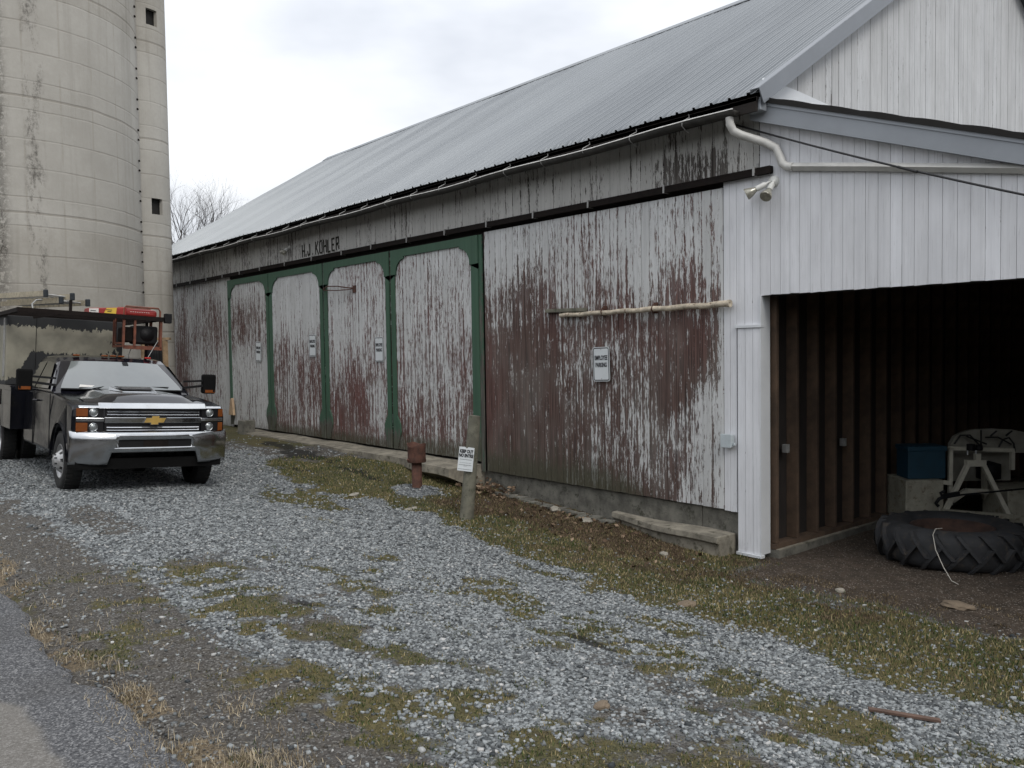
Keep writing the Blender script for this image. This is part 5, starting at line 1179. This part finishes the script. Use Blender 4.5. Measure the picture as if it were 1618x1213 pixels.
mb = MB(); mb.tube([(-2.2, -.98, RZ_+.02), (-2.25, -.99, RZ_+.13), (-2.35, -.92, RZ_+.2), (-2.45, -.82, RZ_+.22)], .012, 6); T(mb, 'rack_hoop', M['galv'], rack)
bpy.context.view_layer.update()
TM = truck.matrix_basis.copy()
def tw(p): return TM @ Vector(p)
def on_truck(t, p):
    t.matrix_world = Matrix.Translation(tw(p)) @ truck.rotation_euler.to_matrix().to_4x4() @ Matrix.Scale(TS, 4)
# generator standing in the cage
gn = thing('generator', 'black generator with red tank and orange frame in the cage over the cab', 'generator'); on_truck(gn, (-2.07, .55, 2.08))
mb = MB(); mb.box(-.17, .17, -.10, .27, .03, .33); mb.build('engine', M['black'], gn, bevel=.03)
mb = MB(); mb.lathe([(.0, .20), (.105, .19), (.125, .15), (.125, .10), (.11, .06)], (0, .10, .19), 'x', 24); mb.build('recoil_cover', M['black'], gn)
mb = MB(); mb.box(-.20, .16, -.27, -.11, .05, .30); mb.build('alternator', M['steel_dark'], gn, bevel=.03)
mb = MB(); mb.box(-.21, .18, -.27, .25, .47, .60); mb.build('fuel_tank', M['red'], gn, bevel=.045)
mb = MB(); mb.tube([(.22, -.29, .02), (.22, -.29, .58), (.22, -.26, .63), (.22, .25, .63), (.22, .28, .58), (.22, .28, .02)], .016, 8); mb.tube([(-.24, -.29, .02), (-.24, -.29, .58), (-.24, -.26, .63), (-.24, .25, .63), (-.24, .28, .58), (-.24, .28, .02)], .016, 8); mb.bar((-.24, -.29, .03), (.22, -.29, .03), .03); mb.bar((-.24, .28, .03), (.22, .28, .03), .03); mb.build('tube_frame', M['rust_or'], gn)
mb = MB()
for i in range(9): mb.box(.182, .186, -.18+i*.035, -.16+i*.035, .545, .552)
mb.build('tank_marking', M['offwhite'], gn)
# red case with yellow and white labels lying on rack, left of generator
cs = thing('tool_case', 'long red case with yellow and white labels on the rack beside the generator', 'case'); on_truck(cs, (-1.98, .0, RZ_+.032))
mb = MB(); mb.prism([(-.27, .0), (.30, 0), (.30, .13), (.0, .10), (-.27, .075)], -.14, .14, 'x'); mb.build('case_body', M['red'], cs, bevel=.012)
mb = MB(); mb.add([(.1425, y, z) for (y, z) in ((-.04, .012), (.14, .012), (.15, .11), (-.0, .095))], [(0, 1, 2, 3)]); mb.build('yellow_panel', M['yellow'], cs)
mb = MB(); mb.add([(.1425, y, z) for (y, z) in ((-.26, .012), (-.12, .012), (-.12, .08), (-.26, .068))], [(0, 1, 2, 3)]); mb.build('white_panel', M['offwhite'], cs)
mb = MB()
for y0, z0, w_ in ((-.01, .06, .09), (.01, .035, .06), (-.24, .03, .08)): mb.box(.1428, .1436, y0, y0+w_, z0, z0+.012)
mb.build('print', M['ink'], cs)
# ladders, two nested pairs lying along the rack
def ladder(a0, a1, sep_, label, L_):
    mbb = thing('ladder', label, 'ladder', a0, (0, 0, 0), 'ladders on the truck rack'); a0 = Vector(a0); a1 = Vector(a1); d = (a1-a0); sv = Vector(sep_)
    for s in (0, 1):
        mb = MB(); mb.bar(sv*s, d+sv*s, .034, .085); mb.build('rail', M['ladder'], mbb)
        mb = MB(); mb.bar(sv*s-d.normalized()*.045, sv*s+d.normalized()*.05, .055, .115); mb.build('foot', M['ladder_pad'], mbb, bevel=.012)
    k = .3
    while k < d.length-.1:
        p = d.normalized()*k; mb = MB(); mb.tube([p, p+sv], .016, 6); mb.build('rung', M['galv'], mbb); k += .3
    return mbb
ladder((-14.78, -4.86, 2.775), (-18.6, -5.10, 2.93), (.20, .33, -.055), 'cream ladder lying highest and furthest left on the truck rack', 3.9)
ladder((-14.62, -4.68, 2.665), (-18.6, -4.85, 2.80), (.20, .33, -.045), 'cream ladder lying lower and further right on the truck rack', 3.9)

# ================================================================== SILO with chute
SX, SY = -21.9, -4.28
silo = thing('silo', 'tall round concrete silo with dark mildew streaks and a narrow chute on its side', 'silo', (SX, SY, -.2))
silo.rotation_euler = (0, 0, 0)
mb = MB(); pr_ = []
z = -.4
RS = 2.91
while z < 22:
    pr_.append((RS, z)); z += .57
pr2 = []
for (r, z) in pr_:
    pr2.append((r, z))
pr2.sort(key=lambda p: p[1]); mb.lathe(pr2, n=160); mb.lathe([(RS, 22), (2.4, 23), (1.4, 23.8), (0, 24.1)], n=80); mb.build('silo_wall', M['silo'], silo)
ca = R(84); ccx, ccy = (RS+.28)*math.cos(ca), (RS+.28)*math.sin(ca)
ccx, ccy = -21.72-SX, -1.34-SY
mb = MB(); cr0 = .70
wins = [5.33, 9.78, 14.2]
# chute wall built in sectors so that the square openings are real holes
NA = 96; zs = [-.3]
step = .57; z = -.3
ww = .26
marks = sorted(set([-.3, 21.5]+[round(w_-ww/1, 3) for w_ in []]))
zl = [-.3]
for w_ in wins: zl += [w_-.19+.2, w_+.19+.2]
zl.append(21.8)
az = math.degrees(math.atan2(-7.85-(-1.42), 21.72)); a_w0, a_w1 = R(az+22), R(az+46)     # opening faces the yard, turned to the barn side
angs = sorted(set([2*math.pi*k/NA for k in range(NA)]+[a_w0 % (2*math.pi), a_w1 % (2*math.pi)]))
na = len(angs); v = []; f = []
for z in zl:
    for a in angs: v.append((cr0*math.cos(a)+ccx, cr0*math.sin(a)+ccy, z))
for j in range(len(zl)-1):
    for i in range(na):
        a = angs[i]; b = angs[(i+1) % na]
        hole = (j % 2 == 1) and ((a-a_w0) % (2*math.pi) < (a_w1-a_w0)-1e-6)
        if not hole: f.append((j*na+i, j*na+(i+1) % na, (j+1)*na+(i+1) % na, (j+1)*na+i))
mb.add(v, f, 0, False); ch = mb.build('chute', M['silo'], silo); so2 = ch.modifiers.new('s', 'SOLIDIFY'); so2.thickness = .09; so2.offset = -1
mb = MB(); mb.lathe([(cr0-.12, -.3), (cr0-.12, 21.8)], (ccx, ccy, 0), n=24); mb.build('chute_dark_sleeve', M['black_in'], ch)  # near-black inner cylinder, fills the openings with dark
bl = None
for i in range(60):
    z = 1.0+i*.35 if i % 2 else 1.0+(i-1)*.35+.22
    if bl is None: mb = MB(); mb.tube([(0, 0, 0), (.05, -.02, 0)], .022, 6); bl = mb.build('bolt', M['steel_dark'], silo); o = bl
    else: o = bl.copy(); COL.objects.link(o); o.parent = silo
    aa = R(64.5); o.location = ((RS+.0)*math.cos(aa)+.0, (RS+.0)*math.sin(aa)+.02, z)
# timber frame and black ribbed tank beside the silo
fr = thing('timber_frame', 'weathered timber frame with a top beam standing between the silo foot and the truck', 'frame', (-17.6, -2.4, 0))
for (x, y) in ((-.13, -.14), (.15, .17)): mb = MB(); mb.box(x-.05, x+.05, y-.05, y+.05, -.05, 2.08); mb.build('upright', M['wood_frame'], fr)
mb = MB(); mb.bar((-.25, -.27, 2.11), (.22, .26, 2.11), .10, .05); mb.build('beam', M['wood_frame'], fr)
tk = thing('water_tank', 'black ribbed plastic tank standing inside the weathered timber frame', 'tank', (-17.65, -2.33, 0))
mb = MB(); P_ = []; nseg = 60
for k in range(nseg): a = 2*math.pi*k/nseg; rr_ = .20+.014*(1 if (k//2) % 2 else 0); P_.append((rr_, a))
rings = [(.0, 1.0), (1.82, 1.0), (1.92, .93), (1.99, .72), (2.02, .3)]; v = []
for (z, k_) in rings: v += [(r*k_*math.cos(a), r*k_*math.sin(a), z) for r, a in P_]
f = [(j*nseg+i, j*nseg+(i+1) % nseg, (j+1)*nseg+(i+1) % nseg, (j+1)*nseg+i) for j in range(len(rings)-1) for i in range(nseg)]+[tuple(range(4*nseg, 5*nseg))]
mb.add(v, f); mb.build('tank_body', M['black'], tk)
mb = MB(); mb.lathe([(.05, 2.0), (.05, 2.04), (0, 2.05)], n=16); mb.build('tank_cap', M['black'], tk)

# ================================================================== TREES beyond the barn
def tree(x, y, h, seed, label, spread=.55, trunk=.22, levels=6):
    rt = random.Random(seed); t = thing('bare_tree', label, 'tree', (x, y, -.4), group=None)
    tr = MB(); cr_ = MB()
    def grow(p, d, L_, r, lev):
        n = 4; pts = [p.copy()]; rad = [r]; q_ = p.copy(); dd = d.copy()
        for i in range(n):
            dd = (dd+Vector((rt.gauss(0, .09), rt.gauss(0, .09), rt.gauss(0.03, .05)))).normalized(); q_ = q_+dd*L_/n; pts.append(q_.copy()); rad.append(r*(1-.38*(i+1)/n))
        (tr if lev <= 1 else cr_).tube(pts, rad, 7 if lev < 2 else (5 if lev < 4 else 3), caps=False)
        if lev >= levels: return
        nb = 3 if lev < 2 else rt.choice((2, 3, 3))
        for k in range(nb):
            a = rt.uniform(0, 6.28); ax = dd.orthogonal().normalized(); ax.rotate(Matrix.Rotation(a, 3, dd)) ; nd = (dd+ax*rt.uniform(.35, .95)*spread*1.5); nd.z += .12; nd.normalize()
            grow(pts[-1] if k < 2 else pts[rt.choice((2, 3))], nd, L_*rt.uniform(.66, .84), rad[-1]*rt.uniform(.66, .84), lev+1)
    grow(Vector((0, 0, 0)), Vector((rt.uniform(-.03, .03), 0, 1)), h*.26, trunk, 0)
    tr.build('trunk', M['bark'], t, recalc=False); cr_.build('crown', M['bark'], t, recalc=False); return t
tree(-56.5, 10.8, 16.2, 5, 'large bare tree rising behind the barn roof right next to the silo chute',   .5, .58, 7)
tree(-82, 23.0, 21.5, 9, 'smaller bare tree far behind the barn roof, right of the larger tree', .45, .46, 7)

# bare trees across the road, out of view, added to darken truck reflections
nw = 9000; wx_ = np.concatenate([rng.uniform(-70, 40, nw//2), rng.uniform(24, 40, nw//4), rng.uniform(-70, -40, nw//4)]); wy_ = np.concatenate([rng.uniform(-34, -24, nw//2), rng.uniform(-34, 30, nw//4), rng.uniform(-34, -12, nw//4)])
hh_ = rng.uniform(2.5, 9.0, nw)
o = blades('added_woods', wx_, wy_, hh_, rng.uniform(.35, 1.1, nw), blade_mat('added_dark_woods', [(0, (.012, .013, .011)), (.5, (.024, .024, .02)), (1, (.05, .046, .038))]), lean=.45, zfn=lambda x, y: x*0-.6, kind='stuff', label='bare brown trees added unseen across the road to darken reflections', category='added_woods')

# ================================================================== GARAGE CONTENTS
FLR = -.49
ty = thing('tractor_tyre', 'huge worn tractor tyre lying flat in the garage mouth', 'tyre', (-3.83, 1.43, FLR))
ty.scale = (.93, .93, .97)
RT, HT = .80, .42
prof_ = [(.40, .10), (.50, .03), (.62, .0), (.735, .045), (.765, .12), (.765, HT-.12), (.735, HT-.045), (.62, HT), (.50, HT-.02), (.42, HT-.08), (.40, .10)]
mb = MB(); mb.lathe(prof_, n=64); 
for i in range(20):
    for s in (0, 1):
        a0 = 2*math.pi*(i+.5*s)/20; P_ = []
        for k in range(7):
            u = k/6; z = (.02+u*.25) if s == 0 else (HT-.02-u*.25); a = a0+u*.26; r = .765-(.06*(1-u)**3)
            P_.append((r, a, z))
        v = []; 
        for (r, a, z) in P_:
            for (da, dr) in ((-.035, -.02), (-.026, .055), (.026, .055), (.035, -.02)): v.append(((r+dr)*math.cos(a+da), (r+dr)*math.sin(a+da), z))
        f = [(0, 1, 2, 3), (27, 26, 25, 24)]
        for k in range(6):
            for q_ in range(4): f.append((k*4+q_, (k+1)*4+q_, (k+1)*4+(q_+1) % 4, k*4+(q_+1) % 4))
        mb.add(v, f)
mb.build('tyre_carcass', simple('old_tractor_rubber', (.018, .019, .021), .8, var=.35, scale=5, dark=(.045, .037, .03)), ty)
mb = MB(); mb.lathe([(.43, HT-.10), (.44, HT-.055), (.41, HT-.05), (.36, HT-.12), (.30, HT-.19), (.22, HT-.2), (0, HT-.2)], n=48); mb.build('rim', simple('dull_rust_rim', (.045, .024, .017), .9, var=.5, scale=7), ty)
mb = MB(); P_ = [(-3.72, .93, -.07), (-3.73, .80, -.06), (-3.71, .70, -.02-.08), (-3.64, .60, -.22), (-3.53, .52, -.36), (-3.43, .46, -.46), (-3.36, .44, -.475)]; mb.tube(P_, .0045, 6); o = mb.build('cord', M['rope']); tag(o, 'thin white cord hanging over the near side of the big tyre', 'cord')
# white farm implement behind the tyre (axes: along the line of the picture)
Um = Vector((.645, .765, 0)).normalized(); Dm = Vector((-.765, .645, 0)); MO = Vector((-4.26, 3.02, FLR))
imp = thing('farm_implement', 'cream painted farm implement with an A-frame hitch and side boxes parked behind the big tyre', 'farm implement', MO)
def IP(u, d, z): return Um*u+Dm*d+Vector((0, 0, z))
k_ = 10.3/1340
def U(px): return (px-1533)*k_
def Zm(py): return (545-py)*k_+1.8-FLR*1.0-.0
def zz_(py): return 1.8+(541-py)*k_-FLR
def ibar(mb, a, b, w_, h=None): return mb.bar(IP(*a), IP(*b), w_, h or w_, up=(Dm.x, Dm.y, 0))
mb = MB(); z0, z1 = 0.05, zz_(757); mb.obox(IP(U(1457), .25, (z0+z1)/2), Um*(30*k_), Dm*.28, Vector((0, 0, (z1-z0)/2))); mb.build('side_box', M['machine_w'], imp, bevel=.012)
mb = MB(); z1 = zz_(773); mb.obox(IP(U(1640), .25, (z0+z1)/2), Um*(52*k_), Dm*.28, Vector((0, 0, (z1-z0)/2))); mb.build('side_box', M['machine_w'], imp, bevel=.012)
mb = MB(); ibar(mb, (U(1487), -.08, zz_(803)), (U(1526), -.02, zz_(731)), .05); ibar(mb, (U(1585), -.08, zz_(812)), (U(1548), -.02, zz_(731)), .05); ibar(mb, (U(1522), -.02, zz_(731)), (U(1552), -.02, zz_(731)), .075); ibar(mb, (U(1540), -.02, zz_(731)), (U(1540), -.02, zz_(716)), .06)
ibar(mb, (U(1552), .0, zz_(735)), (U(1590), .5, zz_(800)), .05); mb.build('hitch_frame', M['machine_l'], imp)
mb = MB(); ibar(mb, (U(1507), .12, zz_(800)), (U(1507), .12, zz_(708)), .045); ibar(mb, (U(1505), .12, zz_(709)), (U(1608), .12, zz_(714)), .045); ibar(mb, (U(1606), .12, zz_(714)), (U(1606), .12, zz_(745)), .045); ibar(mb, (U(1487), .1, zz_(762)), (U(1507), .1, zz_(765)), .05)
ibar(mb, (U(1522), .3, zz_(798)), (U(1545), .3, zz_(782)), .06); ibar(mb, (U(1545), .3, zz_(782)), (U(1580), .3, zz_(784)), .06); mb.build('guard_frame', M['machine_l'], imp)
mb = MB(); ibar(mb, (U(1480), -.10, zz_(805)), (U(1592), -.10, zz_(815)), .06, .05); tb_ = mb.build('toolbar', M['machine_w'], imp)
mb = MB()
for i in range(9): mb.obox(IP(U(1508+i*7), -.134, zz_(808+.7*i)), Um*.018, Dm*.002, Vector((0, 0, .010)))
mb.build('worn_marking', M['ink'], tb_)
mb = MB(); v = []
arc = [(1523, 706), (1530, 694), (1543, 687), (1560, 683), (1590, 682), (1625, 684), (1650, 690), (1668, 702), (1672, 720)]
n_ = len(arc)
for dd in (.35, .42): v += [IP(U(a), dd, zz_(b)) for a, b in arc]+[IP(U(a), dd, zz_(722)) for a, b in arc]
f = []
for i in range(n_-1):
    f += [(i, i+1, n_+i+1, n_+i), (2*n_+i+1, 2*n_+i, 3*n_+i, 3*n_+i+1), (i, 2*n_+i, 2*n_+i+1, i+1), (n_+i, n_+i+1, 3*n_+i+1, 3*n_+i)]
mb.add(v, f); mb.obox(IP(U(1580), .5, zz_(745)), Um*(48*k_), Dm*.06, Vector((0, 0, 24*k_))); mb.build('shroud', simple('dull_cream_shroud', (.26, .25, .21), .7), imp)
hs = [[(1520, 704), (1530, 690), (1545, 690), (1560, 706)], [(1563, 682), (1563, 712)], [(1540, 692), (1572, 705)], [(1570, 694), (1590, 694), (1612, 706)], [(1592, 710), (1598, 698), (1608, 695), (1616, 705), (1618, 718)], [(1578, 692), (1588, 684)], [(1603, 692), (1613, 684)]]
mb = MB()
for pl in hs: mb.tube([IP(U(a), .22, zz_(b)) for a, b in pl], .011, 6)
mb.build('hose', M['machine_k'], imp)
mb = MB(); mb.tube([IP(U(1535), .05, zz_(712)), IP(U(1535), .05, zz_(702))], .05, 12); mb.tube([IP(U(1548), .05, zz_(712)), IP(U(1548), .05, zz_(704))], .04, 12); mb.build('coupling', M['black'], imp); mb = MB(); mb.lathe([(0, -.1), (.14, -.06), (.14, .12), (0, .16)], IP(U(1585), .35, zz_(755)), 'z', 16); mb.build('gear_housing', M['black'], imp)
for a in (1525, 1538): mb = MB(); mb.tube([IP(U(a), -.02, zz_(718)), IP(U(a), -.02, zz_(711))], .007, 6); mb.build('pin', M['trim_white'], imp)
mb = MB(); ibar(mb, (U(1463), -.35, zz_(776)), (U(1618), -.18, zz_(768)), .018); ibar(mb, (U(1463), -.35, zz_(776)), (U(1490), -.33, zz_(772)), .05); mb.tube([IP(U(1466), -.35, zz_(776)), IP(U(1458), -.36, zz_(779)), IP(U(1453), -.36, zz_(786)), IP(U(1457), -.36, zz_(790))], .02, 8); mb.tube([IP(U(1464), -.35, zz_(776)), IP(U(1460), -.36, zz_(770)), IP(U(1467), -.36, zz_(767))], .018, 8); mb.build('draft_link', M['black'], imp)
# blue crate on the left box
mb = MB(); z0 = zz_(757)+.001; z1 = zz_(706); mb.obox(IP(U(1466), .22, (z0+z1)/2)+MO, Um*(30*k_), Dm*.16, Vector((0, 0, (z1-z0)/2))); 
mb.obox(IP(U(1466), .22, z1-.02)+MO, Um*(31.5*k_), Dm*.175, Vector((0, 0, .03))); o = mb.build('crate', M['bluebox'], None, bevel=.012); tag(o, 'faded blue lidded box sitting on the left cream box of the implement', 'box')
mb = MB(); mb.tube([IP(U(1457), -.36, zz_(788))+MO, IP(U(1458), -.55, zz_(835)+.0)+MO], .004, 5); o = mb.build('cord', M['rope']); tag(o, 'thin cord dangling from the hooked link down to the big tyre', 'cord')
